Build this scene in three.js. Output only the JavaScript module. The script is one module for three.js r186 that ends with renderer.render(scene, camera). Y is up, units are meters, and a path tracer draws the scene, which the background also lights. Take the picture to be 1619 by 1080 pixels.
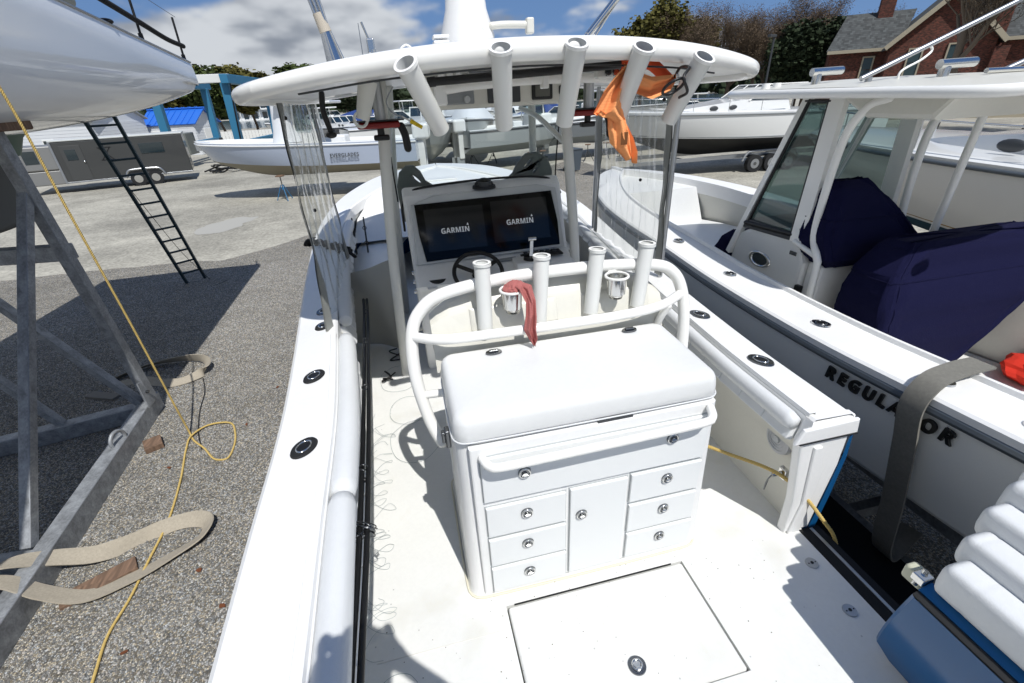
import * as THREE from 'three';
import { RoundedBoxGeometry } from 'three/addons/geometries/RoundedBoxGeometry.js';
import { mergeGeometries, toCreasedNormals, mergeVertices } from 'three/addons/utils/BufferGeometryUtils.js';
import { MarchingCubes } from 'three/addons/objects/MarchingCubes.js';
import { FontLoader } from 'three/addons/loaders/FontLoader.js';
import { TextGeometry } from 'three/addons/geometries/TextGeometry.js';

// ---------------------------------------------------------------- camera
const scene = new THREE.Scene();
const camera = new THREE.PerspectiveCamera(73.74, 1024 / 683, 0.05, 1500);
camera.position.set(0, 3.5, 0);
{
  const m = new THREE.Matrix4().makeBasis(
    new THREE.Vector3(0.9722, -0.0446, 0.2297),
    new THREE.Vector3(0.1489, 0.8785, -0.4540),
    new THREE.Vector3(-0.1815, 0.4756, 0.8608));
  camera.quaternion.setFromRotationMatrix(m).normalize();
}
// ---------------------------------------------------------------- random
function rng(seed) { let s = seed >>> 0; return () => { s = (s + 0x6D2B79F5) | 0; let t = Math.imul(s ^ (s >>> 15), 1 | s); t = (t + Math.imul(t ^ (t >>> 7), 61 | t)) ^ t; return ((t ^ (t >>> 14)) >>> 0) / 4294967296; }; }
const hash3 = (x, y, z) => { let h = Math.imul(x, 374761393) ^ Math.imul(y, 668265263) ^ Math.imul(z, 2147483647 - 1013); h = Math.imul(h ^ (h >>> 13), 1274126177); return ((h ^ (h >>> 16)) >>> 0) / 4294967296; };
const sm = t => t * t * (3 - 2 * t);
function vnoise(x, y, z) {
  const xi = Math.floor(x), yi = Math.floor(y), zi = Math.floor(z), u = sm(x - xi), v = sm(y - yi), w = sm(z - zi);
  const L = (a, b, t) => a + (b - a) * t;
  return L(L(L(hash3(xi, yi, zi), hash3(xi + 1, yi, zi), u), L(hash3(xi, yi + 1, zi), hash3(xi + 1, yi + 1, zi), u), v),
    L(L(hash3(xi, yi, zi + 1), hash3(xi + 1, yi, zi + 1), u), L(hash3(xi, yi + 1, zi + 1), hash3(xi + 1, yi + 1, zi + 1), u), v), w);
}
function fbm(x, y, z, o = 5) { let a = 0.5, s = 0; for (let i = 0; i < o; i++) { s += a * vnoise(x, y, z); x = x * 2.03 + 11.7; y = y * 2.03 + 3.1; z = z * 2.03 + 7.9; a *= 0.5; } return s / (1 - Math.pow(0.5, o)); }
// ---------------------------------------------------------------- sky and sun
{
  const TURN = 3.42, W = 2048, H = 1024, data = new Float32Array(W * H * 4);
  for (let j = 0; j < H; j++) {
    const el = ((j + 0.5) / H - 0.5) * Math.PI, y = Math.sin(el), ce = Math.cos(el);
    for (let i = 0; i < W; i++) {
      const az = ((i + 0.5) / W - 0.5) * 2 * Math.PI, k = (j * W + i) * 4;
      const dx = Math.cos(az + TURN) * ce, dz = Math.sin(az + TURN) * ce;
      const h = Math.max(0, y), g = Math.pow(1 - h, 3.2);
      let r = 0.072 + 0.165 * g, gg = 0.185 + 0.225 * g, b = 0.47 + 0.25 * g;
      if (y > 0) {
        const s = 1.35 / (y + 0.22), px = dx * s, pz = dz * s;
        const big = fbm(px * 0.55 + 14.2, 2.2, pz * 0.55 + 5.5, 3);
        const d = fbm(px * 1.25 + 4.1, 0.5 + y * 2.5, pz * 1.25 - 7.7, 7);
        let c = (d - 0.55 + (big - 0.46) * 1.2 + 0.13 * Math.pow(1 - y, 7)) / 0.11;
        c = sm(Math.min(1, Math.max(0, c)));
        c *= Math.min(1, y / 0.03);
        const lit = sm(Math.min(1, Math.max(0, (fbm(px * 2.1 + 1.1, 3 + y * 9, pz * 2.1, 5) - 0.31) / 0.28)));
        const cr = 0.32 + 0.5 * lit, cg = 0.355 + 0.5 * lit, cb = 0.415 + 0.48 * lit;
        r += (cr - r) * c * 0.95; gg += (cg - gg) * c * 0.95; b += (cb - b) * c * 0.95;
      } else { const t = Math.min(1, -y * 6); r += (0.2 - r) * t; gg += (0.2 - gg) * t; b += (0.19 - b) * t; }
      data[k] = r * 0.9; data[k + 1] = gg * 0.9; data[k + 2] = b * 0.9; data[k + 3] = 1;
    }
  }
  const t = new THREE.DataTexture(data, W, H, THREE.RGBAFormat, THREE.FloatType);
  t.mapping = THREE.EquirectangularReflectionMapping; t.magFilter = THREE.LinearFilter; t.minFilter = THREE.LinearFilter; t.wrapS = THREE.RepeatWrapping; t.needsUpdate = true;
  scene.background = t; scene.environment = t;
}
const sun = new THREE.DirectionalLight(new THREE.Color(1.0, 0.98, 0.945), 5.0);
sun.position.set(0.18 * 40 + 2, 40, 0.62 * 40 - 8); sun.target.position.set(2, 0, -8); scene.add(sun, sun.target);
sun.castShadow = true; sun.shadow.mapSize.set(4096, 4096); sun.shadow.radius = 1;
Object.assign(sun.shadow.camera, { left: -40, right: 40, top: 40, bottom: -40, near: 1, far: 140 });
const EXPOSURE = 0.88;

// ---------------------------------------------------------------- helpers
const V = (x, y, z) => new THREE.Vector3(x, y, z);
const counts = {};
function numbered(n) { const k = counts[n] = (counts[n] ?? -1) + 1; return k ? n + '_' + String(k).padStart(3, '0') : n; }
function prep(g) {
  if (g.index) g = g.toNonIndexed();
  for (const a of Object.keys(g.attributes)) if (!['position', 'normal', 'uv'].includes(a)) g.deleteAttribute(a);
  if (!g.attributes.uv) g.setAttribute('uv', new THREE.BufferAttribute(new Float32Array(g.attributes.position.count * 2), 2));
  if (!g.attributes.normal) g.computeVertexNormals();
  g.morphAttributes = {}; g.clearGroups(); return g;
}
function merge(gs) { gs = gs.flat(Infinity).filter(Boolean); return gs.length === 1 ? gs[0] : mergeGeometries(gs.map(prep)); }
function boxUV(g) {            // uv in metres by the dominant axis of the normal
  if (g.index) g = g.toNonIndexed();
  const p = g.attributes.position, n = g.attributes.normal, u = new Float32Array(p.count * 2);
  for (let i = 0; i < p.count; i++) {
    const ax = Math.abs(n.getX(i)), ay = Math.abs(n.getY(i)), az = Math.abs(n.getZ(i));
    if (ay >= ax && ay >= az) { u[2 * i] = p.getX(i); u[2 * i + 1] = p.getZ(i); } else if (ax >= az) { u[2 * i] = p.getZ(i); u[2 * i + 1] = p.getY(i); } else { u[2 * i] = p.getX(i); u[2 * i + 1] = p.getY(i); }
  }
  g.setAttribute('uv', new THREE.BufferAttribute(u, 2)); return g;
}
function obj(name, geos, mat, parent) {
  const m = new THREE.Mesh(boxUV(prep(merge([geos]))), mat); m.name = parent && parent !== scene ? name : numbered(name);
  m.castShadow = m.receiveShadow = true; (parent || scene).add(m); return m;
}
function tag(o, label, category, group, kind) { if (label) o.userData.label = label; if (category) o.userData.category = category; if (group) o.userData.group = group; if (kind) o.userData.kind = kind; return o; }
function thing(name, label, category, group) { const o = new THREE.Group(); o.name = numbered(name); scene.add(o); return tag(o, label, category, group); }
// box by its limits, with rounded edges
function bx(x0, x1, y0, y1, z0, z1, r = 0.006, seg = 2) {
  const w = Math.abs(x1 - x0), h = Math.abs(y1 - y0), d = Math.abs(z1 - z0); r = Math.min(r, w * 0.49, h * 0.49, d * 0.49);
  const g = r > 0.0005 ? new RoundedBoxGeometry(w, h, d, seg, r) : new THREE.BoxGeometry(w, h, d);
  return g.translate((x0 + x1) / 2, (y0 + y1) / 2, (z0 + z1) / 2);
}
// cylinder or cone between two points
function rod(a, b, r0, r1 = r0, n = 14, open = false) {
  const A = V(...a), B = V(...b), d = B.clone().sub(A), g = new THREE.CylinderGeometry(r1, r0, d.length(), n, 1, open);
  g.applyQuaternion(new THREE.Quaternion().setFromUnitVectors(V(0, 1, 0), d.clone().normalize())); return g.translate((A.x + B.x) / 2, (A.y + B.y) / 2, (A.z + B.z) / 2);
}
// rectangular bar between two points
function bar(a, b, w, h, up = [0, 1, 0]) {
  const A = V(...a), B = V(...b), d = B.clone().sub(A), L = d.length(); d.normalize();
  let s = new THREE.Vector3().crossVectors(V(...up), d); if (s.lengthSq() < 1e-6) s = V(1, 0, 0); s.normalize(); const u = new THREE.Vector3().crossVectors(d, s);
  const g = new RoundedBoxGeometry(w, h, L, 1, Math.min(w, h) * 0.08); g.applyMatrix4(new THREE.Matrix4().makeBasis(s, u, d)); return g.translate((A.x + B.x) / 2, (A.y + B.y) / 2, (A.z + B.z) / 2);
}
function tube(pts, r, n = 10, seg = 0, closed = false, tension = 0.5) {
  const c = new THREE.CatmullRomCurve3(pts.map(p => V(...p)), closed, closed ? 'centripetal' : 'catmullrom', tension);
  const g = new THREE.TubeGeometry(c, seg || pts.length * 8, r, n, closed); if (closed) return g;
  const e0 = c.getPoint(0), e1 = c.getPoint(1); return merge([g, new THREE.SphereGeometry(r, 8, 6).translate(e0.x, e0.y, e0.z), new THREE.SphereGeometry(r, 8, 6).translate(e1.x, e1.y, e1.z)]);
}
// grid surface through rows of points
function loft(rows, { closeU = false, capA = false, capB = false, crease = 0 } = {}) {
  const nR = rows.length, nC = rows[0].length, pos = [], idx = [];
  for (const r of rows) for (const p of r) pos.push(p[0], p[1], p[2]);
  const cc = closeU ? nC : nC - 1;
  for (let i = 0; i < nR - 1; i++) for (let j = 0; j < cc; j++) { const j2 = (j + 1) % nC, a = i * nC + j, b = i * nC + j2, c = a + nC, d = b + nC; idx.push(a, c, b, b, c, d); }
  const cap = (i, flip) => { const m = [0, 0, 0]; for (const p of rows[i]) for (let k = 0; k < 3; k++) m[k] += p[k] / nC; const q = pos.length / 3; pos.push(...m); for (let j = 0; j < cc; j++) { const a = i * nC + j, b = i * nC + (j + 1) % nC; flip ? idx.push(q, b, a) : idx.push(q, a, b); } };
  if (capA) cap(0, false); if (capB) cap(nR - 1, true);
  let g = new THREE.BufferGeometry(); g.setAttribute('position', new THREE.Float32BufferAttribute(pos, 3)); g.setIndex(idx); g.computeVertexNormals();
  if (crease) g = toCreasedNormals(g, crease); return g;
}
// prism: outline in the xy plane, pushed along z, then placed by f
function prism(pts, depth, bevel = 0.004, holes = []) {
  const s = new THREE.Shape(pts.map(p => new THREE.Vector2(p[0], p[1]))); for (const h of holes) s.holes.push(new THREE.Path(h.map(p => new THREE.Vector2(p[0], p[1]))));
  return new THREE.ExtrudeGeometry(s, { depth: Math.max(0.0005, depth - 2 * bevel), bevelEnabled: bevel > 0, bevelSize: bevel, bevelThickness: bevel, bevelSegments: 2, bevelOffset: -bevel, curveSegments: 10 }).translate(0, 0, bevel);
}
// flat band of some thickness along a path, with a width direction at each point
function ribbon(pts, width, thick, side, steps = 60, wob = 0) {
  const c = new THREE.CatmullRomCurve3(pts.map(p => V(...p))), sd = side.length === undefined || typeof side[0] === 'number' ? pts.map(() => side) : side;
  const sc = new THREE.CatmullRomCurve3(sd.map(p => V(...p))), rows = [];
  for (let i = 0; i <= steps; i++) {
    const t = i / steps, p = c.getPoint(t), d = c.getTangent(t), s = sc.getPoint(t); s.addScaledVector(d, -s.dot(d)).normalize(); const n = new THREE.Vector3().crossVectors(d, s).normalize();
    const w = width / 2 * (1 + wob * (vnoise(t * 14, 3, 1) - 0.5)), R = [];
    for (const [a, b] of [[-1, -1], [-0.5, -1.1], [0, -1], [0.5, -1.1], [1, -1], [1, 1], [0.5, 1.1], [0, 1], [-0.5, 1.1], [-1, 1]]) R.push(p.clone().addScaledVector(s, a * w).addScaledVector(n, b * thick / 2).toArray());
    rows.push(R);
  }
  return loft(rows, { closeU: true, capA: true, capB: true, crease: 0.9 });
}
const ring = (r, t, n = 22, m = 8) => new THREE.TorusGeometry(r, t, m, n);
const T = (g, x, y, z) => g.translate(x, y, z);
// ---------------------------------------------------------------- textures
function tex(N, f, srgb, rep) {
  const d = new Uint8Array(N * N * 4);
  for (let j = 0; j < N; j++) for (let i = 0; i < N; i++) { const c = f(i / N, j / N, i, j), k = (j * N + i) * 4; d[k] = c[0]; d[k + 1] = c[1]; d[k + 2] = c[2]; d[k + 3] = 255; }
  const t = new THREE.DataTexture(d, N, N); t.wrapS = t.wrapT = THREE.RepeatWrapping; t.magFilter = THREE.LinearFilter; t.minFilter = THREE.LinearMipmapLinearFilter; t.generateMipmaps = true; if (srgb) t.colorSpace = THREE.SRGBColorSpace; t.repeat.set(rep, rep); t.needsUpdate = true; return t;
}
function pnoise(u, v, f, s) {   // tiling value noise
  const x = u * f, y = v * f, xi = Math.floor(x), yi = Math.floor(y), a = sm(x - xi), b = sm(y - yi), h = (i, j) => hash3(((i % f) + f) % f, ((j % f) + f) % f, s);
  return (h(xi, yi) * (1 - a) + h(xi + 1, yi) * a) * (1 - b) + (h(xi, yi + 1) * (1 - a) + h(xi + 1, yi + 1) * a) * b;
}
function pf(u, v, f, s, o = 4) { let a = 0.5, r = 0, w = 0; for (let k = 0; k < o; k++) { r += a * pnoise(u, v, f, s + k); w += a; f *= 2; a *= 0.5; } return r / w; }
// chip seal: small angular stones, by nearest point
const N_ST = 1024, CELLS = 88, stoneA = new Uint8Array(N_ST * N_ST * 4), stoneB = new Uint8Array(N_ST * N_ST * 4);
for (let j = 0; j < N_ST; j++) for (let i = 0; i < N_ST; i++) {
  const x = i / N_ST * CELLS, y = j / N_ST * CELLS, xi = Math.floor(x), yi = Math.floor(y); let d1 = 9, d2 = 9, id = 0;
  for (let b = -1; b <= 1; b++) for (let a = -1; a <= 1; a++) { const cx = (xi + a + CELLS) % CELLS, cy = (yi + b + CELLS) % CELLS, px = xi + a + 0.1 + 0.8 * hash3(cx, cy, 1), py = yi + b + 0.1 + 0.8 * hash3(cx, cy, 2), d = Math.hypot((px - x) * (0.8 + 0.5 * hash3(cx, cy, 4)), (py - y)); if (d < d1) { d2 = d1; d1 = d; id = hash3(cx, cy, 3); } else if (d < d2) d2 = d; }
  const e = Math.min(1, (d2 - d1) * 3.2), k = (j * N_ST + i) * 4, u = i / N_ST, v = j / N_ST, tone = 0.6 + 0.62 * Math.pow(id, 1.3) + 0.25 * (pf(u, v, 16, 9, 3) - 0.5);
  const q = (hash3(Math.floor(id * 9999), 5, 5) - 0.5), base = 165 * tone * (0.62 + 0.38 * e);
  stoneA[k] = Math.min(255, base * (1.02 + 0.12 * q)); stoneA[k + 1] = Math.min(255, base * (1.0 + 0.03 * q)); stoneA[k + 2] = Math.min(255, base * (0.95 - 0.12 * q)); stoneA[k + 3] = 255;
  stoneB[k] = stoneB[k + 1] = stoneB[k + 2] = 255 * Math.min(1, e * (0.5 + 0.5 * id)); stoneB[k + 3] = 255;
}
function dt(d, N, srgb, rep) { const t = new THREE.DataTexture(d, N, N); t.wrapS = t.wrapT = THREE.RepeatWrapping; t.magFilter = THREE.LinearFilter; t.minFilter = THREE.LinearMipmapLinearFilter; t.generateMipmaps = true; if (srgb) t.colorSpace = THREE.SRGBColorSpace; t.repeat.set(rep, rep); t.needsUpdate = true; return t; }
const tStone = dt(stoneA, N_ST, true, 1 / 1.13), tStoneB = dt(stoneB, N_ST, false, 1 / 1.13);
const tRoad = tex(1024, (u, v) => { const a = pf(u, v, 6, 21, 5), b = pf(u, v, 180, 31, 2), c = pf(u, v, 24, 41, 3), s = 146 * (0.62 + 0.36 * a + 0.34 * b + 0.14 * c); return [s * 1.01, s, s * 0.96]; }, true, 1 / 9);
const tFine = tex(512, (u, v) => { const s = 255 * (0.5 * pf(u, v, 64, 3, 3) + 0.5 * pnoise(u, v, 256, 8)); return [s, s, s]; }, false, 3);
const tGalv = tex(512, (u, v) => { const a = pf(u, v, 12, 5, 4), b = pf(u, v, 60, 15, 2), s = 150 * (0.72 + 0.35 * a + 0.22 * b); return [s * 0.98, s, s * 1.02]; }, true, 1.3);
const tGel = tex(512, (u, v) => { const a = pf(u, v, 5, 55, 5), b = pf(u, v, 90, 65, 2), s = 236 * (0.962 + 0.036 * a + 0.014 * b); return [s, s, s * 0.992]; }, true, 0.8);
const tDeck = tex(512, (u, v) => { const a = pf(u, v, 4, 55, 6), b = pf(u, v, 120, 65, 2), g = pf(u, v, 9, 85, 6), sp = hash3(Math.floor(u * 256), Math.floor(v * 256), 17) > 0.9998 ? 0.8 : 1, sm2 = Math.max(0, g - 0.6) * 0.16 * (0.4 + 1.2 * b), s = 240 * (0.95 + 0.045 * a + 0.02 * b) * sp; return [s * (1 - sm2 * 0.8), s * (1 - sm2 * 0.9), s * (0.99 - sm2 * 1.25)]; }, true, 0.7);
const tSkid = tex(512, (u, v, i, j) => { const s = 255 * (0.55 * (((i >> 2) + (j >> 2)) & 1) + 0.45 * pnoise(u, v, 256, 8)); return [s, s, s]; }, false, 5);
const tScuff = tex(512, (u, v) => { const s = 255 * (0.28 + 0.25 * pf(u, v, 7, 91, 5)); return [s, s, s]; }, false, 1);
const tWeave = tex(256, (u, v, i, j) => { const a = ((i >> 1) + (j >> 1)) & 1, s = 200 * (0.86 + 0.08 * a + 0.14 * pf(u, v, 9, 12, 4)); return [s, s * 0.985, s * 0.95]; }, true, 9);
const tWood = tex(256, (u, v) => { const g = pf(u, v * 0.12, 24, 3, 3), s = 120 * (0.7 + 0.6 * g); return [s * 0.95, s * 0.76, s * 0.62]; }, true, 2.2);
const tRipple = tex(256, (u, v) => { const s = 255 * pf(u, v * 0.22, 24, 71, 3); return [s, s, s]; }, false, 1.2);
const tCloth = tex(256, (u, v, i, j) => { const s = 255 * (0.5 + 0.5 * Math.sin(j / 256 * Math.PI * 2 * 32)) * 0.6 + 60 * pf(u, v, 20, 8, 3); return [s, s, s]; }, false, 3);
// ---------------------------------------------------------------- materials
const S = (hex, rough = 0.5, o = {}) => new THREE.MeshStandardMaterial({ color: hex, roughness: rough, ...o });
const P = (hex, rough, o = {}) => new THREE.MeshPhysicalMaterial({ color: hex, roughness: rough, ...o });
const M = {
  gel: P(0xffffff, 0.4, { map: tGel, clearcoat: 0.35, clearcoatRoughness: 0.15 }),
  deck: P(0xfdfdfb, 0.55, { map: tDeck, bumpMap: tSkid, bumpScale: 0.0009, clearcoat: 0.15, clearcoatRoughness: 0.35 }),
  cream: P(0xe9e7de, 0.42, { clearcoat: 0.3, clearcoatRoughness: 0.2, map: tGel }),
  vinyl: P(0xeceef0, 0.5, { map: tGel, bumpMap: tFine, bumpScale: 0.0005 }),
  seat: P(0xf1f2f2, 0.42, { map: tGel, bumpMap: tFine, bumpScale: 0.0003, clearcoat: 0.2, clearcoatRoughness: 0.3 }),
  pipe: P(0xf0efea, 0.28, { clearcoat: 0.5, clearcoatRoughness: 0.1 }),
  pipeGrey: P(0xd9d9d3, 0.35, { clearcoat: 0.4, clearcoatRoughness: 0.15 }),
  starboard: S(0xe3e5e4, 0.5, { bumpMap: tFine, bumpScale: 0.0003 }),
  grille: S(0xb9babd, 0.5),
  chrome: S(0xd8d8d6, 0.16, { metalness: 1, roughnessMap: null }), chromeDark: S(0x77797b, 0.25, { metalness: 1 }), alu: S(0xb4b6b8, 0.38, { metalness: 1 }),
  black: S(0x0c0c0d, 0.45), blackSoft: S(0x121214, 0.85), rubber: S(0x17181a, 0.75), screen: P(0x030404, 0.1, { specularIntensity: 0.45 }),
  darkGrey: S(0x3a3d40, 0.5), fairing: S(0x6f736f, 0.5), grey: S(0x8c9092, 0.5), lightGrey: S(0xb9bcbd, 0.5),
  bluehull: P(0x0f4c7c, 0.3, { clearcoat: 0.25, clearcoatRoughness: 0.1, specularIntensity: 0.6 }), blueStrip: P(0x175f92, 0.35, { metalness: 0.2, bumpMap: tFine, bumpScale: 0.0004 }),
  glass: P(0xffffff, 0.02, { transmission: 1, thickness: 0, ior: 1.5, color: 0xe9efee }), tint: P(0x9fb0ae, 0.03, { transmission: 0.92, thickness: 0, ior: 1.5 }), windowDark: P(0x1b2a30, 0.06, { clearcoat: 1 }),
  vinylClear: P(0xf2f3f0, 0.1, { transmission: 0.84, thickness: 0, ior: 1.52, bumpMap: tRipple, bumpScale: 0.01 }), seam: S(0x8e908d, 0.6),
  orange: S(0xf6a468, 0.95, { bumpMap: tCloth, bumpScale: 0.0007 }), orangeFoam: S(0xd9552d, 0.9), pink: S(0xa8635f, 0.95, { bumpMap: tCloth, bumpScale: 0.0006 }), red: S(0x7d130f, 0.5), redCloth: S(0xc4260f, 0.9), yellow: S(0xd9b80d, 0.45),
  ropeY: S(0xc6ab66, 0.9), line: S(0x9aa5a6, 0.5), canvasNavy: P(0x141534, 0.95, { specularIntensity: 0.25, bumpMap: tFine, bumpScale: 0.002 }), canvasGrey: S(0xa6a7a4, 0.9),
  regHull: P(0xeceeec, 0.4, { clearcoat: 0.3, clearcoatRoughness: 0.2 }), regRail: S(0x5c6369, 0.3, { metalness: 0.3 }), letters: S(0x2b2d2d, 0.35, { metalness: 0.4 }),
  strap: S(0xd8d0c2, 0.95, { map: tWeave }), strapGrey: S(0x9c9c98, 0.95, { map: tWeave }), wood: S(0xffffff, 0.9, { map: tWood }),
  galv: S(0xffffff, 0.55, { map: tGalv, metalness: 0.35 }), sailHull: P(0xe9ebec, 0.2, { clearcoat: 0.8, clearcoatRoughness: 0.03 }), sailBottom: S(0x6b675c, 0.6), keel: S(0x5a5c5b, 0.75), bootTop: S(0x14513f, 0.5),
  ladder: S(0x14303a, 0.55), gantry: S(0x2f7193, 0.5), gantryDark: S(0x27465a, 0.6),
  trailer: P(0x3b3c3b, 0.4, { clearcoat: 0.4 }), siding: S(0xd4d7da, 0.7), sidingBlue: S(0x9aa8b8, 0.7), roofBlue: S(0x2466c4, 0.45), fenceW: S(0xe2e2de, 0.7),
  trim: S(0xa59c88, 0.7), yellowTrim: S(0xc2a04a, 0.7),
  bark: S(0x584c40, 0.95), barkLight: S(0x6e6357, 0.95), leafG: S(0x3d4a1c, 0.9, { side: THREE.DoubleSide }), leafO: S(0x56521f, 0.9, { side: THREE.DoubleSide }), leafDark: S(0x26331a, 0.9, { side: THREE.DoubleSide }), bud: S(0x6a5a48, 0.95, { side: THREE.DoubleSide }),
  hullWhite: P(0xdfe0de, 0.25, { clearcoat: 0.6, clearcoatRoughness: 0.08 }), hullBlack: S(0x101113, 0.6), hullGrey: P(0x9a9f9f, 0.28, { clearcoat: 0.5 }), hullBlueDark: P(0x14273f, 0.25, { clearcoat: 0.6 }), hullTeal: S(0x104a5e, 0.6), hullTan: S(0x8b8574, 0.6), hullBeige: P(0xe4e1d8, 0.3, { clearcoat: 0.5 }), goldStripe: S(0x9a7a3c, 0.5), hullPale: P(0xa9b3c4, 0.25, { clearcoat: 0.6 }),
  skin: S(0xb98468, 0.6), shirt: S(0x3a4658, 0.9), trousers: S(0x44403a, 0.9), shrink: S(0xdadde0, 0.5), tarpBlue: S(0x1b3a78, 0.7), blueStand: S(0x2c6a94, 0.6), carpet: S(0x090b0b, 0.98), water: P(0x4a5a60, 0.12, {}),
};
// ================================================================ ground and water
{
  const mk = (name, xs, zs, mat, y, tone, label, col) => {
    const pos = [], c = [], idx = [], n = xs.length, m = zs.length;
    for (const z of zs) for (const x of xs) { pos.push(x, y, z); const t = tone(x, z); c.push(t[0], t[1], t[2]); }
    for (let j = 0; j < m - 1; j++) for (let i = 0; i < n - 1; i++) { const a = j * n + i; idx.push(a, a + n, a + 1, a + 1, a + n, a + n + 1); }
    let g = new THREE.BufferGeometry(); g.setAttribute('position', new THREE.Float32BufferAttribute(pos, 3)); g.setAttribute('color', new THREE.Float32BufferAttribute(c, 3)); g.setIndex(idx); g.computeVertexNormals();
    const uv = []; for (let k = 0; k < pos.length; k += 3) uv.push(pos[k], pos[k + 2]); g.setAttribute('uv', new THREE.Float32BufferAttribute(uv, 2));
    const o = new THREE.Mesh(g, mat); o.name = name; o.receiveShadow = true; scene.add(o); return tag(o, label, null, null, 'structure');
  };
  const lin = (a, b, n) => Array.from({ length: n + 1 }, (_, i) => a + (b - a) * i / n);
  const far = a => [-700, -400, -220, -130, ...a, 130, 220, 400, 700];
  const road = new THREE.MeshStandardMaterial({ map: tRoad, roughness: 0.95, vertexColors: true, bumpMap: tFine, bumpScale: 0.002 });
  mk('ground', far(lin(-90, 90, 150)), [-900, -500, -260, -140, ...lin(-100, 60, 140), 120, 300], road, 0, (x, z) => { const a = fbm(x * 0.11, 1, z * 0.16, 4), b = fbm(x * 0.6, 4, z * 0.6, 3), k = 0.72 + 0.62 * a + 0.3 * (b - 0.5); return [k * 1.03, k, k * 0.92]; }, 'grey compacted yard surface stretching away to the marina');
  const chip = new THREE.MeshStandardMaterial({ map: tStone, bumpMap: tStoneB, bumpScale: 0.006, roughness: 0.95, vertexColors: true });
  // the chip sealed strip ends in a wandering edge
  const pos = [], c = [], idx = [], uv = [], nx = 120, nz = 130;
  for (let j = 0; j <= nz; j++) for (let i = 0; i <= nx; i++) {
    const x = -16 + 26 * i / nx, zf = -12.6 + 0.08 * x + 1.1 * (fbm(x * 0.5, 9, 2, 4) - 0.5) - (x > -5 ? (x + 5) * 1.05 : 0), z = zf + (6 - zf) * j / nz;
    pos.push(x, 0.004 + 0.012 * Math.min(1, j / 3), z); uv.push(x, z); const a = fbm(x * 0.35, 2, z * 0.35, 4), k = 0.95 + 0.55 * (a - 0.5) + 0.25 * (fbm(x * 1.6, 7, z * 1.6, 3) - 0.5); c.push(k * 1.02, k, k * 0.96);
    if (i < nx && j < nz) { const q = j * (nx + 1) + i; idx.push(q, q + nx + 1, q + 1, q + 1, q + nx + 1, q + nx + 2); }
  }
  const g = new THREE.BufferGeometry(); g.setAttribute('position', new THREE.Float32BufferAttribute(pos, 3)); g.setAttribute('color', new THREE.Float32BufferAttribute(c, 3)); g.setAttribute('uv', new THREE.Float32BufferAttribute(uv, 2)); g.setIndex(idx); g.computeVertexNormals();
  const o = new THREE.Mesh(g, chip); o.name = 'gravel_ground'; o.receiveShadow = true; scene.add(o); tag(o, 'grey chip sealed gravel ground beside the white boat', null, null, 'structure');
  // loose stones
  const R = rng(77), n = 90000, sg = new THREE.IcosahedronGeometry(1, 0), inst = new THREE.InstancedMesh(sg, S(0xffffff, 0.95), n), m4 = new THREE.Matrix4(), q = new THREE.Quaternion(), col = new THREE.Color(); let k = 0;
  while (k < n) {
    const z = -1.4 - 11 * Math.pow(R(), 1.15), x = -7.2 + 6.3 * R(); if (x < -1.6 - (-z) * 0.62 - 1.2) continue;
    const s = 0.0045 + 0.0065 * Math.pow(R(), 2); q.setFromEuler(new THREE.Euler(R() * 6, R() * 6, R() * 6)); m4.compose(V(x, 0.015 + s * 0.25, z), q, V(s * (0.8 + 0.7 * R()), s * (0.45 + 0.3 * R()), s * (0.8 + 0.5 * R())));
    inst.setMatrixAt(k, m4); const t = 0.14 + 0.36 * Math.pow(R(), 1.8), w = R() - 0.5; inst.setColorAt(k, col.setRGB(t * (1.03 + 0.14 * w), t * 1.0, t * (0.95 - 0.12 * w))); k++;
  }
  inst.name = 'loose_gravel'; inst.castShadow = inst.receiveShadow = true; scene.add(inst); tag(inst, 'loose grey stone chips lying over the gravel ground', 'gravel', null, 'stuff');
  // pale splash of spilt cement on the yard
  { const R2 = rng(19), o2 = []; for (let k = 0; k < 46; k++) { const a = k / 46 * 6.283, r = 0.55 + 0.75 * fbm(Math.cos(a) * 2 + 3, Math.sin(a) * 2, 5, 4); o2.push(new THREE.Vector2(-6.1 + 0.75 * r * Math.cos(a) + 0.35 * Math.sin(a), 17.7 + 1.2 * r * Math.sin(a))); }
    const st = obj('cement_stain', new THREE.ShapeGeometry(new THREE.Shape(o2)).rotateX(-Math.PI / 2).translate(0, 0.005, 0), S(0xa4a29b, 0.95, { bumpMap: tFine, bumpScale: 0.002 })); tag(st, 'pale cement splash on the grey yard ground beyond the ladder', null, null, 'structure'); }
  const wg = new THREE.PlaneGeometry(500, 90).rotateX(-Math.PI / 2).translate(-60, 0.01, -155); const w = obj('water', wg, M.water); tag(w, 'strip of harbour water beyond the boat yard', null, null, 'structure');
}
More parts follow.
